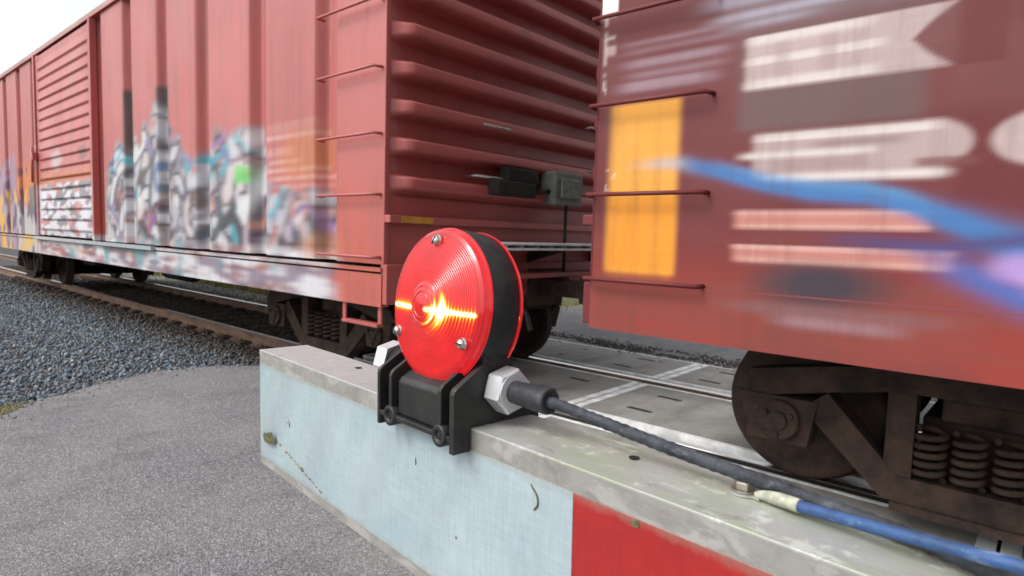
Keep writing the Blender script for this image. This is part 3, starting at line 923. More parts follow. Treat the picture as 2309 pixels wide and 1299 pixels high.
def boxcar(Xc, label, kind):
    root = empty('boxcar', (Xc, YC, 0))
    tag(root, label, 'boxcar', 'coupled freight cars on the track')
    hl = 7.70
    off = (Xc, YC, 0)
    L_ = LL if kind == 'L' else RR
    mat = M_CARL if kind == 'L' else M_CARR
    base = RED_L if kind == 'L' else RED_R
    plain = lambda x, y, z: np.concatenate([np.tile(np.array(base) * (.92 if kind == 'L' else 1.1), (len(x), 1)), np.ones((len(x), 1))], 1)
    smp = L_.sample
    zb = .79 if kind == 'L' else .86
    if kind == 'L':
        gx = [-3.98, -8.88, -7.76, -6.70, -5.53, -4.42, -10.02, -13.60, -14.70, -15.85, -16.95, -18.05, -18.85]
        gx = [g for g in gx if g != -3.98]
        step = .05
    else:
        gx = []
        step = .02
    for s, nm in ((-1, 'side_wall'), (1, 'side_wall')):
        if kind == 'L':
            GX = [g - Xc for g in gx]
            D0, D1 = -13.24 - Xc, -10.18 - Xc
            st_ = step if s < 0 else .4
            zs_ = list(np.arange(1.10, 4.121, .035 if s < 0 else .5)) + [4.13]
            for a, b in ((-hl, D0), (D1, hl)):
                g_ = [g for g in GX if a < g < b]
                m = side_flat(a, b, zs_, lambda x, z: groove_y(x, g_) if z < 4.125 else 0, xs_for(a, b, st_, g_), s)
                m.build('side_wall', mat, root, paint=smp, off=off)
            # corrugated sliding door
            dm = MB(); zd = []
            z_ = 1.12
            while z_ < 4.10: zd.append(z_); z_ += .0125 if s < 0 else .04
            def dy(z):
                if z < 1.2 or z > 3.98: return .0
                t = ((z - 1.2) / .165) % 1
                return .030 * (1 - t) if t > .15 else .030 * t / .15 * .85
            xd = [D0 + .02, D0 + .14] + list(np.arange(D0 + .18, D1 - .18, .06 if s < 0 else .5)) + [D1 - .14, D1 - .02]
            dm = side_flat(0, 0, zd, lambda x, z: -.035 + (0 if (x <= D0 + .141 or x >= D1 - .141) else dy(z) * -1 + .02), xd, s)
            d = dm.build('sliding_door', mat, root, paint=smp, off=off)
            for xa_, xb_ in ((D0 - .06, D0 + .018), (D1 - .018, D1 + .05)):
                b_ = MB()
                for i in range(60): b_.box(xa_, xb_, s * (HW - .02), s * (HW + .06), 1.1 + i * .05, 1.15 + i * .05 + (.02 if i == 59 else 0))
                b_.build('door_post', mat, root, paint=smp, off=off)
            b_ = MB(); b_.box(D0 - .3, D1 + 2.2, s * (HW + .01), s * (HW + .07), 1.04, 1.085)
            b_.build('door_track', mat, root, bevel=.004, paint=smp, off=off)
            b_ = MB()
            for xx in (D0 + .35, D1 - .35, D0 + 1.0):
                b_.tube([(xx, s * (HW + .10), 1.2), (xx, s * (HW + .10), 3.95)], .014, 8)
            b_ = MB(); b_.tube([(D0 - .02, s * (HW + .11), 2.0), (D0 - .02, s * (HW + .11), 2.6)], .02, 8); b_.box(D0 - .05, D0 + .06, s * (HW + .05), s * (HW + .12), 2.38, 2.5)
            b_.build('door_latch', mat, d, paint=plain, off=off)
            # sill band
            xsv = list(np.arange(-hl, hl, .05 if s < 0 else 1.)) + [hl]
            zs2 = list(np.arange(zb, 1.041, .02 if s < 0 else .25))
            m = side_flat(0, 0, zs2, lambda x, z: -.012, xsv, s)
            m.box(-hl, hl, s * (HW + .0119), s * (HW - .05), zb, zb + .012)
            m.build('side_sill', mat, root, paint=smp, off=off)
            m = MB()
            for i in range(int(2 * hl / .05)):
                xa = -hl + i * .05
                m.box(xa, xa + .05, s * (HW - .02), s * (HW + .022), 1.046, 1.075)
            m.build('sill_ledge', mat, root, paint=smp, off=off)
        else:
            xsv = list(np.arange(-hl, -hl + 3.4, .0125 if s < 0 else .5)) + list(np.arange(-hl + 3.4, hl, .1)) + [hl]
            zs_ = list(np.arange(1.11, 2.9, .011 if s < 0 else .4)) + list(np.arange(2.9, 4.12, .05)) + [4.13]
            m = side_flat(0, 0, zs_, lambda x, z: .012 if (-hl + 1.9 < x < hl - 1.9 and False) else 0, xsv, s)
            m.build('side_wall', mat, root, paint=smp, off=off)
            zs2 = list(np.arange(zb, 1.111, .0125 if s < 0 else .25))
            m = side_flat(0, 0, zs2, lambda x, z: -.010, xsv, s)
            m.box(-hl, hl, s * (HW + .0099), s * (HW - .05), zb, zb + .012)
            m.box(-hl, hl, s * (HW + .0099), s * (HW - .01), 1.108, 1.116)
            m.build('side_sill', mat, root, paint=smp, off=off)
            # sliding door farther along (out of the picture) and weld seams
            b_ = MB(); b_.box(-1.5, 1.5, s * (HW + .03), s * (HW + .08), 1.15, 4.05)
            b_.build('sliding_door', mat, root, bevel=.01, paint=smp, off=off)
            for xx in (-3.9, 3.9, 5.85):
                m = MB(); m.box(xx - .008, xx + .008, s * (HW - .001), s * (HW + .004), 1.12, 4.1)
                m.build('weld_seam', mat, root, paint=smp, off=off)
    # eave rails, roof
    m = MB()
    for s in (-1, 1):
        m.prism([(s * (HW - .06), 4.13), (s * (HW + .035), 4.13), (s * (HW + .035), 4.20), (s * (HW - .02), 4.245), (s * (HW - .06), 4.245)], 0, -hl, hl)
    def eave_paint(x, y, z):
        c = plain(x, y, z); c[z > 4.18, :3] = (.36, .27, .24); return c
    m.build('eave_rail', mat, root, paint=eave_paint, off=off)
    m = MB()
    m.prism([(-HW + .02, 4.20), (-HW + .02, 4.25), (0, 4.36), (HW - .02, 4.25), (HW - .02, 4.20)], 0, -hl - .02, hl + .02)
    for i in range(15):
        xx = -hl + .55 + i * 1.02
        m.prism([(-HW + .03, 4.245), (-HW + .03, 4.275), (0, 4.39), (HW - .03, 4.275), (HW - .03, 4.245), (0, 4.35)], 0, xx - .04, xx + .04)
    m.build('roof', M_GALV, root)
    # added inner box, unseen, that keeps light from passing through the car
    MB().box(-hl + .10, hl - .10, -HW + .16, HW - .16, 1.0, 4.20).build('inner_light_block', M_UNDER, root)
    # floor and underframe
    m = MB(); m.box(-hl, hl, -HW + .02, HW - .02, .93, 1.06)
    m.box(-hl, hl, -.20, .20, .66, .93)
    for xx in (-5.6, -3.4, -1.2, 1.2, 3.4, 5.6):
        m.box(xx - .06, xx + .06, -HW + .06, HW - .06, zb + .01, .93)
    m.build('underframe', M_UNDER, root)
    # ends
    for e in (-1, 1):
        vis = (e > 0) if kind == 'L' else (e < 0)
        ny = 70 if vis else 12; nz = 300 if vis else 60
        def fn(a, b):
            y = -HW + 2 * HW * a; zz = 1.10 + 3.03 * b
            return (e * (hl + end_profile(zz, y, 1.60, .268)), y, zz)
        m = MB(); m.grid(fn, ny, nz, True)
        m.build('end_wall', mat, root, paint=plain, off=off)
        m = MB(); m.box(e * (hl - .02), e * (hl + .05), -HW - .004, HW + .004, zb + .02, 1.10)
        m.box(e * (hl + .0), e * (hl + .075), -HW, HW, 1.40, 1.455)
        m.box(e * (hl), e * (hl + .012), -HW - .003, -HW + .04, 1.101, 4.13)
        m.box(e * (hl), e * (hl + .012), HW - .04, HW + .003, 1.101, 4.13)
        m.build('end_sill', mat, root, bevel=.006, paint=plain, off=off)
        # coupler
        c = MB(); c.box(hl - .1, hl + .55, -.075, .075, .80, .95)
        c.box(hl - .02, hl + .10, -.24, .24, .70, 1.04)
        c.prism([(hl + .52, -.10), (hl + .62, -.17), (hl + .86, -.19), (hl + .93, -.13), (hl + .78, -.06), (hl + .74, .04), (hl + .92, .12), (hl + .88, .19), (hl + .62, .17), (hl + .52, .10)], 2, .76, 1.0)
        o = c.build('coupler', M_TRUCK, root, bevel=.015)
        if e < 0: o.rotation_euler = (0, 0, math.pi)
        # draft gear lower hanging gear and air hose
        hz = MB().tube(smooth_path([(hl + .05, -.32, .72), (hl + .12, -.32, .64), (hl + .14, -.31, .56), (hl + .15, -.3, .50)]), .024, 10)
        o = hz.build('air_hose', M_RUBBER, root)
        if e < 0: o.rotation_euler = (0, 0, math.pi)
        # crossover platform, pale galvanised grating
        if kind == 'L' and e > 0:
            p = MB()
            p.box(hl + .08, hl + .50, -1.25, .95, 1.262, 1.280); p.box(hl + .08, hl + .50, -1.25, .95, 1.222, 1.240)
            for i in range(12):
                yy = -1.2 + i * .19
                p.box(hl + .10, hl + .48, yy, yy + .012, 1.24, 1.262)
            p.build('crossover_platform', M_EDGE, root, bevel=.003)
            for yy in (-1.1, -.2, .8):
                MB().prism([(hl, 1.10), (hl + .45, 1.221), (hl, 1.221)], 1, yy, yy + .02).build('platform_bracket', M_UNDER, root)
            # hand brake gear (wheel folded away behind the housing)
            b_ = MB(); b_.box(hl + .10, hl + .24, -.86, -.38, 1.66, 1.78); b_.box(hl + .09, hl + .20, -.70, -.30, 1.778, 1.90)
            b_.build('brake_linkage_box', M_UNDER, root, bevel=.015)
            b_ = MB(); b_.box(hl + .07, hl + .24, -.12, .30, 1.62, 1.92); b_.box(hl + .24, hl + .27, -.05, .22, 1.68, 1.86)
            b_.build('brake_gear_box', mat_plain('grey_housing', (.16, .17, .155, 1), .6), root, bevel=.02)
            b_ = MB(); b_.tube([(hl + .17, -.40, 1.70), (hl + .17, -.10, 1.74)], .02, 8); b_.tube([(hl + .2, .1, 1.65), (hl + .2, .1, 1.0)], .014, 8)
            b_.build('brake_rod', M_UNDER, root)
            for (y0, y1, zz) in ((-.93, -.62, 2.21), (-1.0, -.45, 1.80), (.55, 1.2, 1.98), (.55, 1.2, 2.4)):
                g = MB().tube([(hl, y0, zz), (hl + .13, y0, zz), (hl + .13, y1, zz), (hl, y1, zz)], .010, 8)
                g.build('grab_iron', M_GALV, root)
            m = MB(); m.box(hl + .0, hl + .004, -HW + .12, -HW + .50, 1.36, 1.395)
            m.box(hl + .052, hl + .056, -HW + .10, -HW + .42, 1.30, 1.38)
            yb = MB(); yb.box(hl + .076, hl + .08, -HW + .10, -HW + .40, 1.404, 1.45)
            yb.build('reflective_strip', mat_plain('orange_yellow_paint', (.55, .25, .03, 1), .5), root)
            m = MB(); m.box(hl + .05, hl + .30, -.9, 1.0, .98, 1.02); m.box(hl + .05, hl + .12, .3, 1.3, .90, .97)
            m.build('striker_plate', mat, root, bevel=.008, paint=plain, off=off)
    # ladders on side at both ends
    zr_ = [2.49, 2.03, 1.60, 1.15, 2.95, 3.41, 3.87] if kind == 'L' else [2.43, 2.0, 1.555, 1.125, 2.86, 3.29, 3.72]
    lx0, lx1 = (hl - .78, hl - .03) if kind == 'L' else (hl - .66, hl - .0)
    for s in (-1, 1):
        for e in (-1, 1):
            for zz in zr_:
                a, b = sorted((e * lx0, e * lx1))
                if kind == 'R': a, b = (-hl - .02, -hl + .62) if e < 0 else (hl - .62, hl + .02)
                yy = s * (HW + .065)
                key = ('rung', kind, s, e)
                if key not in mesh_cache:
                    g = MB().tube([(a, s * (HW - .005), 0), (a + .012, yy, 0), (b - .012, yy, 0), (b, s * (HW - .005), 0)], .011, 8)
                    o = g.build('ladder_rung', mat, root, paint=plain, off=off)
                    mesh_cache[key] = o
                else:
                    o = mesh_cache[key].copy(); col.objects.link(o); o.parent = root
                o.location = (0, 0, zz)
            # stirrup step below the corner
            a, b = (hl - .50, hl - .05)
            g = MB(); yy = s * (HW - .02)
            for xx in (a, b): g.box(e * xx - .02, e * xx + .02, yy - .008, yy + .008, zb - .13, zb + .2)
            g.box(min(e * a, e * b), max(e * a, e * b), yy - .03, yy + .03, zb - .155, zb - .13)
            if kind == 'L' or e > 0: g.build('stirrup_step', mat, root, bevel=.003, paint=plain, off=off)
    # under-car brake equipment
    m = MB(); m.cyl(0, (0, -.75, .68), .17, .9, 1.75, 24); m.box(.2, .55, -1.0, -.6, .60, .9); m.box(-2.9, -2.2, -.95, -.55, .55, .85)
    m.tube([(-5.2, -.5, .75), (-.2, -.6, .72), (5.2, -.5, .75)], .02, 8)
    m.build('brake_reservoir', M_UNDER, root)
    truck(root, -hl + (1.75 if kind == 'L' else 1.69)); truck(root, hl - 1.75)
    return root

boxcar(-3.66 - 7.70, 'light red boxcar covered in white and purple graffiti, ribbed side and corrugated door', 'L')
boxcar(-1.86 + 7.70, 'dark red smooth-sided boxcar with yellow patch, faded white letters and a blue spray sweep', 'R')

# ------------------------------------------------------------------ gate arm (own frame: x along, y away from the viewer side, z up)
A = Vector((-0.62431703, 0.31241844, 1.20398295))
u = Vector((0.99313521, -0.11568529, 0.01730205)).normalized()
n_ = Vector((-0.01718584, 0.00200189, 0.99985031)).normalized()
v = n_.cross(u).normalized()
ARM = Matrix(((u.x, v.x, n_.x, A.x), (u.y, v.y, n_.y, A.y), (u.z, v.z, n_.z, A.z), (0, 0, 0, 1)))
AT, AH = .052, .121

# weathered aluminium beam
k = N('weathered_aluminium', rough=.45, metal=.35)
X3 = k.pos()
n1 = k.noise(55, 9, .72, (.8, 1, 1.2), .4); n2 = k.noise(130, 4, .7); n3 = k.noise(9, 6, .6); n4 = k.noise(60, 6, .65, (.35, 1, 1), .4)
c = k.mix(k.ramp(n1, [(.34, BW(0)), (.60, BW(1))]), (.26, .245, .228, 1), (.37, .355, .335, 1))
c = k.mix(k.math('MULTIPLY', k.ramp(n4, [(.53, BW(0)), (.59, BW(1))]), .6), c, (.50, .49, .47, 1))          # white oxide blooms
far = k.ramp(X3[0], [(.30, BW(0)), (.46, BW(1))])
alg = k.math('MULTIPLY', far, k.ramp(k.noise(16, 7, .68, (.5, 1.4, 1)), [(.44, BW(0)), (.60, BW(1))]))
topf = k.math('GREATER_THAN', X3[2], -.0015)
c = k.mix(k.math('MULTIPLY', topf, .6), c, (.47, .475, .475, 1))
c = k.mix(k.math('MULTIPLY', k.math('MULTIPLY', alg, topf), .75), c, (.32, .385, .22, 1))       # green algae film on top
c = k.mix(k.math('MULTIPLY', k.math('MULTIPLY', far, topf), k.math('MULTIPLY', k.ramp(k.noise(55, 7, .75, (.6, 1, 1)), [(.54, BW(0)), (.60, BW(1))]), .8)), c, (.64, .67, .60, 1))
c = k.mix(k.math('MULTIPLY', k.ramp(k.noise(38, 7, .7, (1, 1, 1), 1.2), [(.60, BW(0)), (.68, BW(1))]), .5), c, (.20, .19, .17, 1))
k.base(c)
k.rough(k.ramp(n1, [(.3, BW(.62)), (.7, BW(.40))]))
k.bump(k.math('ADD', n4, k.math('MULTIPLY', n2, .4)), .22, .0008)
M_ARM = k.m
def mat_sheet(name, c1, c2, grid=.5):
    k = N(name, rough=.34, spec=.5)
    k.b.inputs['Coat Weight'].default_value = .25
    k.b.inputs['Coat Roughness'].default_value = .2
    n1 = k.noise(9, 5, .5, (1, 1, 1.4)); n2 = k.noise(300, 2, .6)
    c = k.mix(k.ramp(n1, [(.30, BW(0)), (.72, BW(1))]), c1, c2)
    # fine woven cell pattern of the retroreflective sheet
    X3 = k.pos()
    gx = k.math('SINE', k.math('MULTIPLY', X3[0], 2600)); gz = k.math('SINE', k.math('MULTIPLY', X3[2], 2600))
    g = k.ramp(k.math('MULTIPLY', gx, gz), [(0, BW(.86)), (.5, BW(1))])
    c = k.mix(grid, c, g, 'MULTIPLY')
    sm = k.ramp(k.noise(40, 6, .7, (.5, 1, 1.6), .8), [(.60, BW(1)), (.72, BW(.80))])
    c = k.mix(.5, c, sm, 'MULTIPLY')
    wv = k.ramp(k.noise(420, 2, .5, (1, 1, .12)), [(.3, BW(.90)), (.7, BW(1.04))])
    c = k.mix(.8, c, wv, 'MULTIPLY')
    wh = k.ramp(k.noise(420, 2, .5, (.12, 1, 1)), [(.3, BW(.92)), (.7, BW(1.04))])
    c = k.mix(.8, c, wh, 'MULTIPLY')
    ed_ = k.math('ADD', k.math('MULTIPLY', k.math('ABSOLUTE', k.math('ADD', X3[2], .0631)), 1.0), k.math('MULTIPLY', k.noise(70, 6, .7), .012))
    c = k.mix(k.math('MULTIPLY', k.ramp(k.math('MULTIPLY', ed_, 10.0), [(.50, BW(0)), (.56, BW(1))]), .45), c, (.26, .24, .19, 1))
    k.base(c); k.bump(n2, .08, .0004)
    return k
kw = mat_sheet('white_reflective_sheet', (.34, .43, .47, 1), (.44, .52, .55, 1))
# interference sheen of the prismatic film near the tip
X3 = kw.pos()
diag = kw.math('ADD', kw.math('MULTIPLY', X3[0], 1.0), kw.math('MULTIPLY', X3[2], -.75))
thick = kw.math('ADD', 380.0, kw.math('MULTIPLY', diag, 2600.0))
kw.b.inputs['Thin Film IOR'].default_value = 1.38
kw.b.inputs['IOR'].default_value = 1.75
kw.b.inputs['Coat Weight'].default_value = 0.0
kw.l(thick, kw.b.inputs['Thin Film Thickness'])
M_SHW = kw.m
M_SHR = mat_sheet('red_reflective_sheet', (.34, .018, .018, 1), (.41, .024, .022, 1)).m

arm = empty('gate_arm', mat=ARM)
tag(arm, 'grey aluminium crossing gate arm with white and red reflective sheeting, carrying the lit red lamp', 'gate arm')
m = MB()
m.box(0, 2.6, 0, AT, -AH, 0)
m.build('beam', M_ARM, arm, bevel=.0006)
def sheet(x0, x1, mt, nm):
    s = MB(); s.box(x0, x1, -.0006, .0008, -.1122, -.0140)
    return s.build(nm, mt, arm)
sheet(.0030, .4450, M_SHW, 'white_sheet'); sheet(.4453, .86, M_SHR, 'red_sheet')
sheet(.8603, 1.27, M_SHW, 'white_sheet'); sheet(1.2703, 1.68, M_SHR, 'red_sheet'); sheet(1.6803, 2.09, M_SHW, 'white_sheet')
# bolt holes and dark specks
hole = MB().lathe([(0, 0), (.0028, 0), (.0030, .0004)], 2, (0, 0, 0), 20, False)
h0 = hole.build('bolt_hole', M_DARK, arm); h0.location = (.150, .034, .00045)
for x in (.4455 + .012, .75, 1.05): dup_part(h0, (x, .034, .00045))
# worn spots: peeled flap, long scratch, nicks
m_dirt = mat_plain('dirty_peeled_film', (.16, .15, .075, 1), .7, 0, 250, .6, .5)
f = MB(); f.grid(lambda a, b: (.0120 + .034 * a, -.0010 - .0040 * math.sin(a * 2.6) - .0018 * b, -.0925 + .0105 * b * (1 - .25 * math.sin(a * 5)) + .0025 * a), 8, 5)
f.build('peeled_flap', m_dirt, arm)
k = N('scraped_film', rough=.8)
n1 = k.noise(220, 5, .75, (1, 1, 1))
k.base(k.ramp(n1, [(.42, (.06, .055, .035)), (.50, (.30, .29, .24)), (.62, (.50, .51, .48))]))
M_SCR = k.m
sc1 = MB()
P0, P1 = Vector((.045, -.0008, -.086)), Vector((.160, -.0008, -.1100))
pts = []
NN = 30
for i in range(NN + 1):
    t = i / NN
    p = P0.lerp(P1, t)
    pts.append((p, .0019 * (1 - t * .6) * (.6 + .8 * random.random())))
vs_ = []; fs_ = []
for i, (p, wd) in enumerate(pts):
    vs_ += [(p.x, p.y, p.z - wd), (p.x, p.y, p.z + wd)]
for i in range(NN): fs_.append((2 * i, 2 * i + 2, 2 * i + 3, 2 * i + 1))
sc1.add(vs_, fs_)
sc1.build('scratch', M_SCR, arm)
def nick(x, z, rx_, rz_, seed, mt=m_dirt):
    r = random.Random(seed)
    pp = [(x + rx_ * math.cos(a * .6283) * r.uniform(.4, 1.2), z + rz_ * math.sin(a * .6283) * r.uniform(.4, 1.2)) for a in range(10)]
    MB().prism(pp, 1, -.0010, -.0004).build('nick', mt, arm)
nick(.107, -.098, .004, .0022, 1); nick(.0745, -.058, .0022, .0035, 2, M_SCR); nick(.079, -.062, .0012, .0028, 3)
nick(.2975, -.0375, .0008, .0028, 4); nick(.485, -.0165, .0028, .0022, 5, m_dirt); nick(.345, -.075, .0007, .0012, 6); nick(.1165, -.083, .0012, .0016, 9, M_SCR)
arc = MB().tube(smooth_path([(.4135, -.0008, -.019), (.4185, -.0012, -.0235), (.4195, -.0012, -.0285), (.4165, -.0008, -.0325)], 5), .0005, 6)
arc.build('torn_edge', m_dirt, arm)

# ------------------------------------------------------------------ lamp
LS, LW, LH = .3145, .022, .0712
LAMP = ARM @ Matrix.Translation((LS, LW, 0))
lamp = empty('crossing_gate_lamp', mat=LAMP)
tag(lamp, 'round double-sided lamp with glowing red lens and black plastic saddle bracket on the gate arm', 'warning lamp')
RL = .0515
TILT = R(-6)
# housing: ring + stem
m = MB()
wf, wb = .0085 - LW, .0325 - LW
m.lathe([(0, wf + .002), (RL - .002, wf + .002), (RL - .0005, wf), (RL + .0002, wf + .001), (RL + .0008, 0.0), (RL + .0002, wb - .001), (RL - .0005, wb), (RL - .002, wb - .002), (0, wb - .002)], 1, (0, 0, LH), 128)
head = m.build('lamp_housing', M_BLACK, lamp)
PIV = Matrix.Translation((0, 0, LH)) @ Matrix.Rotation(TILT, 4, 'X') @ Matrix.Translation((0, 0, -LH))
head.matrix_local = PIV
m = MB()
m.prism([(-.0437, .001), (.0437, .001), (.0437, .046), (.0455, .056), (-.0455, .056), (-.0437, .046)], 1, wf + .0012, wb - .0012)
m.build('stem', M_BLACK, lamp, bevel=.002)
# saddle bracket: four fins, blocks and a bottom bar with two bosses on each face
br = empty('saddle_bracket'); br.parent = lamp
B0, B1 = -.0145 - LW, .0580 - LW
yf0, yb0 = -.0012 - LW, AT + .0012 - LW
def fin(x0, x1, drop):
    p = [(B0, -drop), (B0, .0225), (B0 + .0008, .0248), (B0 + .0025, .0265), (B0 + .024, .0395), (wf + .004, .0395), (wf + .006, .028), (.036 - LW, .026), (B1 - .0025, .0125), (B1 - .0008, .0110), (B1, .0090), (B1, -drop), (yb0, -drop), (yb0, .0008), (yf0, .0008), (yf0, -drop)]
    return MB().prism(p, 0, x0, x1).build('fin', M_BLACK, br, bevel=.0007)
X0 = -LS
fin(.2680 + X0, .2712 + X0, .0145); fin(.2838 + X0, .2872 + X0, .0070); fin(.3422 + X0, .3456 + X0, .0075); fin(.3545 + X0, .3592 + X0, .0145)
m = MB()
m.box(.2713 + X0, .3544 + X0, yf0 + .0001 - .003, yf0, -.0115, .002)
m.box(.2713 + X0, .3544 + X0, yb0, yb0 + .003, -.0115, .002)
m.prism([(yf0 - .003, .0008), (yf0 - .003, .020), (-.014, .030), (.010, .030), (yb0 + .003, .008), (yb0 + .003, .0008)], 0, .2713 + X0, .3544 + X0)
m.build('saddle', M_BLACK, br, bevel=.0008)
m = MB()
m.prism([(B0 + .0035, -.0035), (B0 + .0035, .0195), (B0 + .006, .0225), (-.012, .0315), (.010, .0315), (yb0 + .002, .010), (yb0 + .002, .001), (yf0 - .001, .001), (yf0 - .001, -.0035)], 0, .2905 + X0, .3390 + X0)
m.build('center_block', M_BLACK, br, bevel=.0012)
for ys, ye in ((B0 + .0004, yf0), (yb0, B1 - .0004)):
    m = MB(); m.box(.2710 + X0, .3550 + X0, ys, ye, -.0078, -.0042); m.build('bottom_bar', M_BLACK, br, bevel=.0006)
for xc in (.2850, .3440):
    for side in (-1, 1):
        a, b = (B0 - .0008, yf0 - .001) if side < 0 else (yb0 + .001, B1 + .0008)
        m = MB().lathe([(.0036, a), (.0066, a), (.0071, a + .0006), (.0071, b), (.0036, b), (.0036, a)], 1, (xc + X0, 0, -.0056), 28)
        m.build('bolt_boss', M_BLACK, br)
        m = MB().lathe([(0, (a + b) / 2), (.0036, (a + b) / 2)], 1, (xc + X0, 0, -.0056), 20, False)
        m.build('bolt_recess', M_DARK, br)

# lens with pressed rings; the lit LEDs behind glow through it
def lens_profile(sgn):
    """(radius, outward height) from rim to peak"""
    pr = [(RL + .0008, -.0005), (RL + .0012, .0002), (RL + .0011, .0010), (RL + .0004, .0014), (RL - .0002, .0024), (RL - .0004, .0052), (RL - .0010, .0060), (RL - .0026, .0064)]
    r0 = RL - .0030
    n = 300
    for i in range(n + 1):
        r = r0 * (1 - i / n)
        base_h = .0068 + (r0 - r) * .24
        if r > .0155:
            h = base_h + .00042 * ((r / .00150) % 1.0)
        else:
            q = r / .0155
            h = .0068 + (r0 - .0155) * .24 + .0008 * (1 - q) + .0030 * math.sqrt(max(0, 1 - q * q))
            if .5 < q < .56 or .74 < q < .79: h -= .0006
        pr.append((r, h))
    return pr
k = N('lit_red_lens', rough=.16, spec=.4)
P3 = k.pos()
xx, zz_ = P3[0], k.math('SUBTRACT', P3[2], LH)
rad = k.math('SQRT', k.math('ADD', k.math('MULTIPLY', xx, xx), k.math('MULTIPLY', zz_, zz_)))
def gauss(v, c0, s): 
    d = k.math('DIVIDE', k.math('SUBTRACT', v, c0), s)
    return k.math('EXPONENT', k.math('MULTIPLY', k.math('MULTIPLY', d, d), -1.0))
def band(v, a, b, e):
    x = k.n("ShaderNodeMapRange", interpolation_type='SMOOTHSTEP'); k.l(v, x.inputs[0]); x.inputs[1].default_value = a - e; x.inputs[2].default_value = a + e
    y = k.n("ShaderNodeMapRange", interpolation_type='SMOOTHSTEP'); k.l(v, y.inputs[0]); y.inputs[1].default_value = b - e; y.inputs[2].default_value = b + e
    y.inputs[3].default_value = 1; y.inputs[4].default_value = 0
    return k.math('MULTIPLY', x.outputs[0], y.outputs[0])
z0_ = -.0030
ring = k.math('POWER', k.math('ADD', .5, k.math('MULTIPLY', .5, k.math('SINE', k.math('MULTIPLY', rad, 2 * math.pi / .0026)))), 3.0)
right = band(xx, .0040, .0465, .002)
left = band(xx, -.0490, -.012, .002)
streak = k.math('MULTIPLY', gauss(zz_, z0_, .0012), k.math('ADD', right, left))
halo = k.math('MULTIPLY', gauss(zz_, z0_, .0036), k.math('MULTIPLY', k.math('ADD', right, k.math('MULTIPLY', left, .8)), .42))
spk = k.math('MULTIPLY', k.math('MULTIPLY', gauss(zz_, z0_ - .0025, .0095), ring), k.math('MULTIPLY', band(xx, .006, .0465, .004), .40))
cres = k.math('MULTIPLY', k.math('MULTIPLY', gauss(rad, .0190, .0021), gauss(zz_, z0_ + .001, .0095)), k.math('MULTIPLY', band(xx, .004, .03, .003), .95))
cres2 = k.math('MULTIPLY', k.math('MULTIPLY', gauss(rad, .0132, .0011), gauss(zz_, z0_ - .003, .0100)), k.math('MULTIPLY', band(xx, .000, .02, .003), .70))
glo = k.math('MULTIPLY', k.math('MULTIPLY', gauss(rad, .019, .0080), gauss(zz_, z0_ - .001, .0130)), k.math('MULTIPLY', band(xx, .002, .04, .004), .34))
glo = k.math('ADD', glo, k.math('MULTIPLY', k.math('MULTIPLY', gauss(zz_, z0_ + .001, .0050), band(xx, -.046, -.014, .006)), .28))
inten = k.math('ADD', k.math('ADD', k.math('ADD', streak, halo), k.math('ADD', spk, cres)), k.math('ADD', cres2, glo))
nz = k.noise(180, 3, .6)
inten = k.math('MULTIPLY', inten, k.math('ADD', .8, k.math('MULTIPLY', nz, .5)))
glow = k.ramp(inten, [(0, (.62, .013, .018)), (.22, (.80, .045, .010)), (.42, (1.0, .22, .008)), (.68, (1.0, .66, .03)), (1.0, (1.0, 1.0, .60))])
rm = k.ramp(k.math('POWER', k.math('ADD', .5, k.math('MULTIPLY', .5, k.math('SINE', k.math('MULTIPLY', rad, 2 * math.pi / .00150)))), 1.0), [(0, BW(.66)), (1, BW(1.15))])
vig = k.ramp(k.math('MULTIPLY', rad, 16.0), [(.0, BW(.90)), (.24, BW(.82)), (.25, BW(1)), (.72, BW(1)), (.76, BW(.62)), (.80, BW(.80))])
gl2 = k.mix(1.0, k.mix(1.0, glow, rm, 'MULTIPLY'), vig, 'MULTIPLY')
sect = k.ramp(k.noise(24, 4, .6), [(.40, BW(.55)), (.60, BW(1.12))])
gl2 = k.mix(.6, gl2, sect, 'MULTIPLY')
k.b.inputs['Base Color'].default_value = (.22, .006, .008, 1)
k.l(gl2, k.b.inputs['Emission Color'])
k.l(k.math('ADD', .68, k.math('MULTIPLY', k.math('MINIMUM', inten, 1.0), .9)), k.b.inputs['Emission Strength'])
k.b.inputs['Coat Weight'].default_value = .3
k.b.inputs['Coat Roughness'].default_value = .06
M_LENS = k.m
for side, nm in ((-1, 'front_lens'), (1, 'rear_lens')):
    base_ = wf if side < 0 else wb
    prof = [(r, base_ + side * h * (1.0 if side < 0 else .55)) for r, h in lens_profile(side)]
    o = MB().lathe(prof, 1, (0, 0, LH), 192).build(nm, M_LENS, lamp)
    o.matrix_local = PIV
    # slotted round-head screws with lock washers
    for a in (90, 210, 330):
        x = .0430 * math.cos(R(a)); zc = .0430 * math.sin(R(a)) + LH
        yb_ = base_ + side * (.0086 if side < 0 else .0048)
        s = MB()
        s.lathe([(0, yb_ + side * .0000), (.0040, yb_), (.0042, yb_ + side * .0008), (.0032, yb_ + side * .0012), (.0032, yb_ + side * .0014)], 1, (x, 0, zc), 24)
        s.lathe([(.0030, yb_ + side * .0012), (.0033, yb_ + side * .0020), (.0027, yb_ + side * .0034), (.0014, yb_ + side * .0040), (0, yb_ + side * .0041)], 1, (x, 0, zc), 24)
        so = s.build('lens_screw', M_SCREW, lamp); so.matrix_local = PIV
        sl = MB(); sl.box(-.0028, .0028, -.0003, .0003, -.0005, .0005)
        q = sl.build('screw_slot', M_DARK, so); q.location = (x, yb_ + side * .00385, zc); q.rotation_euler = (0, R(35 + a), 0)

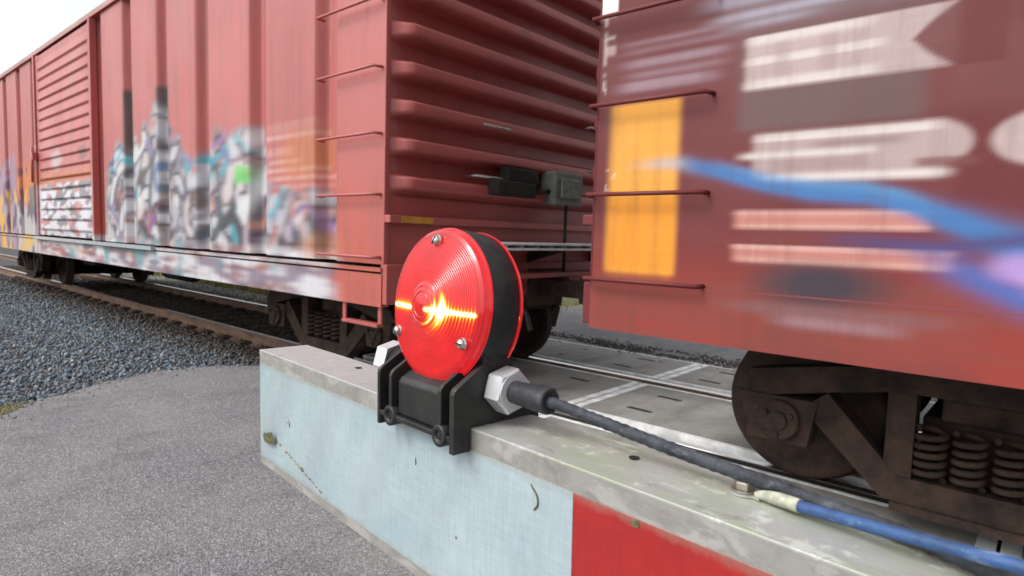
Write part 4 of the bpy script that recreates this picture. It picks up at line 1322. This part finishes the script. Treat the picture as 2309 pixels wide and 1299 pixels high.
# hexagonal aluminium nuts each side of the stem
def hexnut(x0, x1, rh, hz, cy=0.0):
    m = MB()
    e = .0012
    def ringp(x, r): return [(x, cy + r * math.cos(R(60 * i + 14)), hz + r * math.sin(R(60 * i + 14))) for i in range(6)]
    rings = [ringp(x0, rh * .93), ringp(x0 + e, rh), ringp(x1 - e, rh), ringp(x1, rh * .92)]
    vs = [p for r in rings for p in r]
    fs = [tuple(range(6))[::-1], tuple(range(18, 24))]
    for a in range(3):
        fs += [(a * 6 + i, a * 6 + (i + 1) % 6, (a + 1) * 6 + (i + 1) % 6, (a + 1) * 6 + i) for i in range(6)]
    m.add(vs, fs)
    m.cyl(0, (0, cy, hz), abs(rh) * .80, x1 - .0005, x1 + .0006, 40)
    return m
hexnut(.0452, .0590, .0148, .0225).build('hex_nut', M_NUT, lamp, bevel=.0005)
MB().cyl(0, (0, 0, .0225), .0125, .038, .0455, 40).build('nut_washer', M_BLACK, lamp)
hexnut(-.0775, -.0905, -.0148, .0215).build('hex_nut', M_NUT, lamp, bevel=.0005)
MB().cyl(0, (0, 0, .0215), .0110, -.0780, -.0400, 40).build('side_boss', M_BLACK, lamp)

# ------------------------------------------------------------------ cables
cab = empty('black_cable', mat=ARM)
tag(cab, 'black rubber lamp cable running from the lamp nut along the gate arm', 'cable')
m = MB().lathe([(0, .3735), (.0070, .3735), (.0072, .3745), (.0078, .396), (.0080, .4035), (.0076, .4048), (.0062, .4050), (.0050, .4042), (0, .4042)], 0, (0, .022, .0225), 40)
m.build('cable_gland', M_RUBBER, cab)
path = [(.4035, .022, .0222), (.4110, .0245, .0212), (.4310, .0300, .0172), (.4646, .0315, .0138), (.4921, .0340, .0108), (.5180, .0365, .0085), (.5413, .0385, .0060), (.5628, .0390, .0046), (.585, .0365, .0042), (.605, .0310, .0042), (.625, .0270, .0042), (.66, .024, .0042), (.75, .022, .0042), (1.0, .024, .0042), (1.5, .022, .0042), (2.5, .024, .0042)]
sp_ = smooth_path(path, 30)
rr_ = [.0034 * (1 + .10 * mnoise.noise(Vector((p.x * 130, p.y * 90, 0))) + .05 * math.sin(p.x * 1100)) for p in sp_]
MB().tube(sp_, rr_, 16).build('cable_jacket', M_CABLE, cab)

blue = empty('blue_ground_cable', mat=ARM)
tag(blue, 'blue insulated ground cable with pale crimp sleeve bolted to the top of the gate arm', 'cable')
k = N('scuffed_blue_jacket', rough=.5, spec=.4)
n1 = k.noise(160, 6, .7, (.5, 1, 1)); n2 = k.noise(60, 5, .65)
c = k.mix(k.ramp(n2, [(.36, BW(0)), (.62, BW(1))]), (.020, .048, .12, 1), (.035, .095, .25, 1))
c = k.mix(k.math('MULTIPLY', k.ramp(n1, [(.55, BW(0)), (.64, BW(1))]), .6), c, (.26, .32, .42, 1))
k.base(c); k.bump(k.math('ADD', n1, n2), .8, .001)
M_BLUE = k.m
bp = [(.5440, .0305, .0045), (.5500, .0297, .0048), (.560, .0278, .0058), (.5775, .0245, .0078), (.6030, .0205, .0108), (.6240, .0178, .0130), (.66, .0150, .015), (.75, .013, .014), (1.0, .013, .010), (1.5, .015, .006), (2.5, .014, .006)]
sp_ = smooth_path(bp, 20)
MB().tube(sp_, [.00255 * (1 + .05 * mnoise.noise(Vector((p.x * 120, 0, 0)))) for p in sp_], 18).build('cable_jacket', M_BLUE, blue)
slv = [(.5268, .0338, .0020), (.5300, .0328, .0030), (.5345, .0320, .0038), (.5410, .0310, .0044), (.5480, .0300, .0047)]
MB().tube(smooth_path(slv, 6), [.0017 + (.0031 - .0017) * min(1, i / 16) for i in range(25)], 18).build('crimp_sleeve', mat_plain('aged_white_sleeve', (.42, .42, .34, 1), .6, 0, 220, .35, .4), blue)
m = MB().lathe([(.0022, .0003), (.0072, .0003), (.0072, .0013), (.0022, .0013)], 2, (.5195, .0365, 0), 32, False)
m.prism([(.5235, .0322), (.5290, .0315), (.5290, .0355), (.5240, .0395)], 2, .0005, .0012)
m.build('ring_terminal', M_GALV, blue)
m = MB()
hx = [(.5195 + .0050 * math.cos(R(60 * i + 10)), .0365 + .0050 * math.sin(R(60 * i + 10))) for i in range(6)]
m.prism(hx, 2, .0022, .0060)
m.lathe([(0, .0014), (.0062, .0014), (.0062, .0022), (0, .0022)], 2, (.5195, .0365, 0), 28, False)
m.build('hex_bolt', mat_plain('tarnished_bolt', (.38, .34, .29, 1), .38, .8, 120, .4, .2), blue, bevel=.0004)
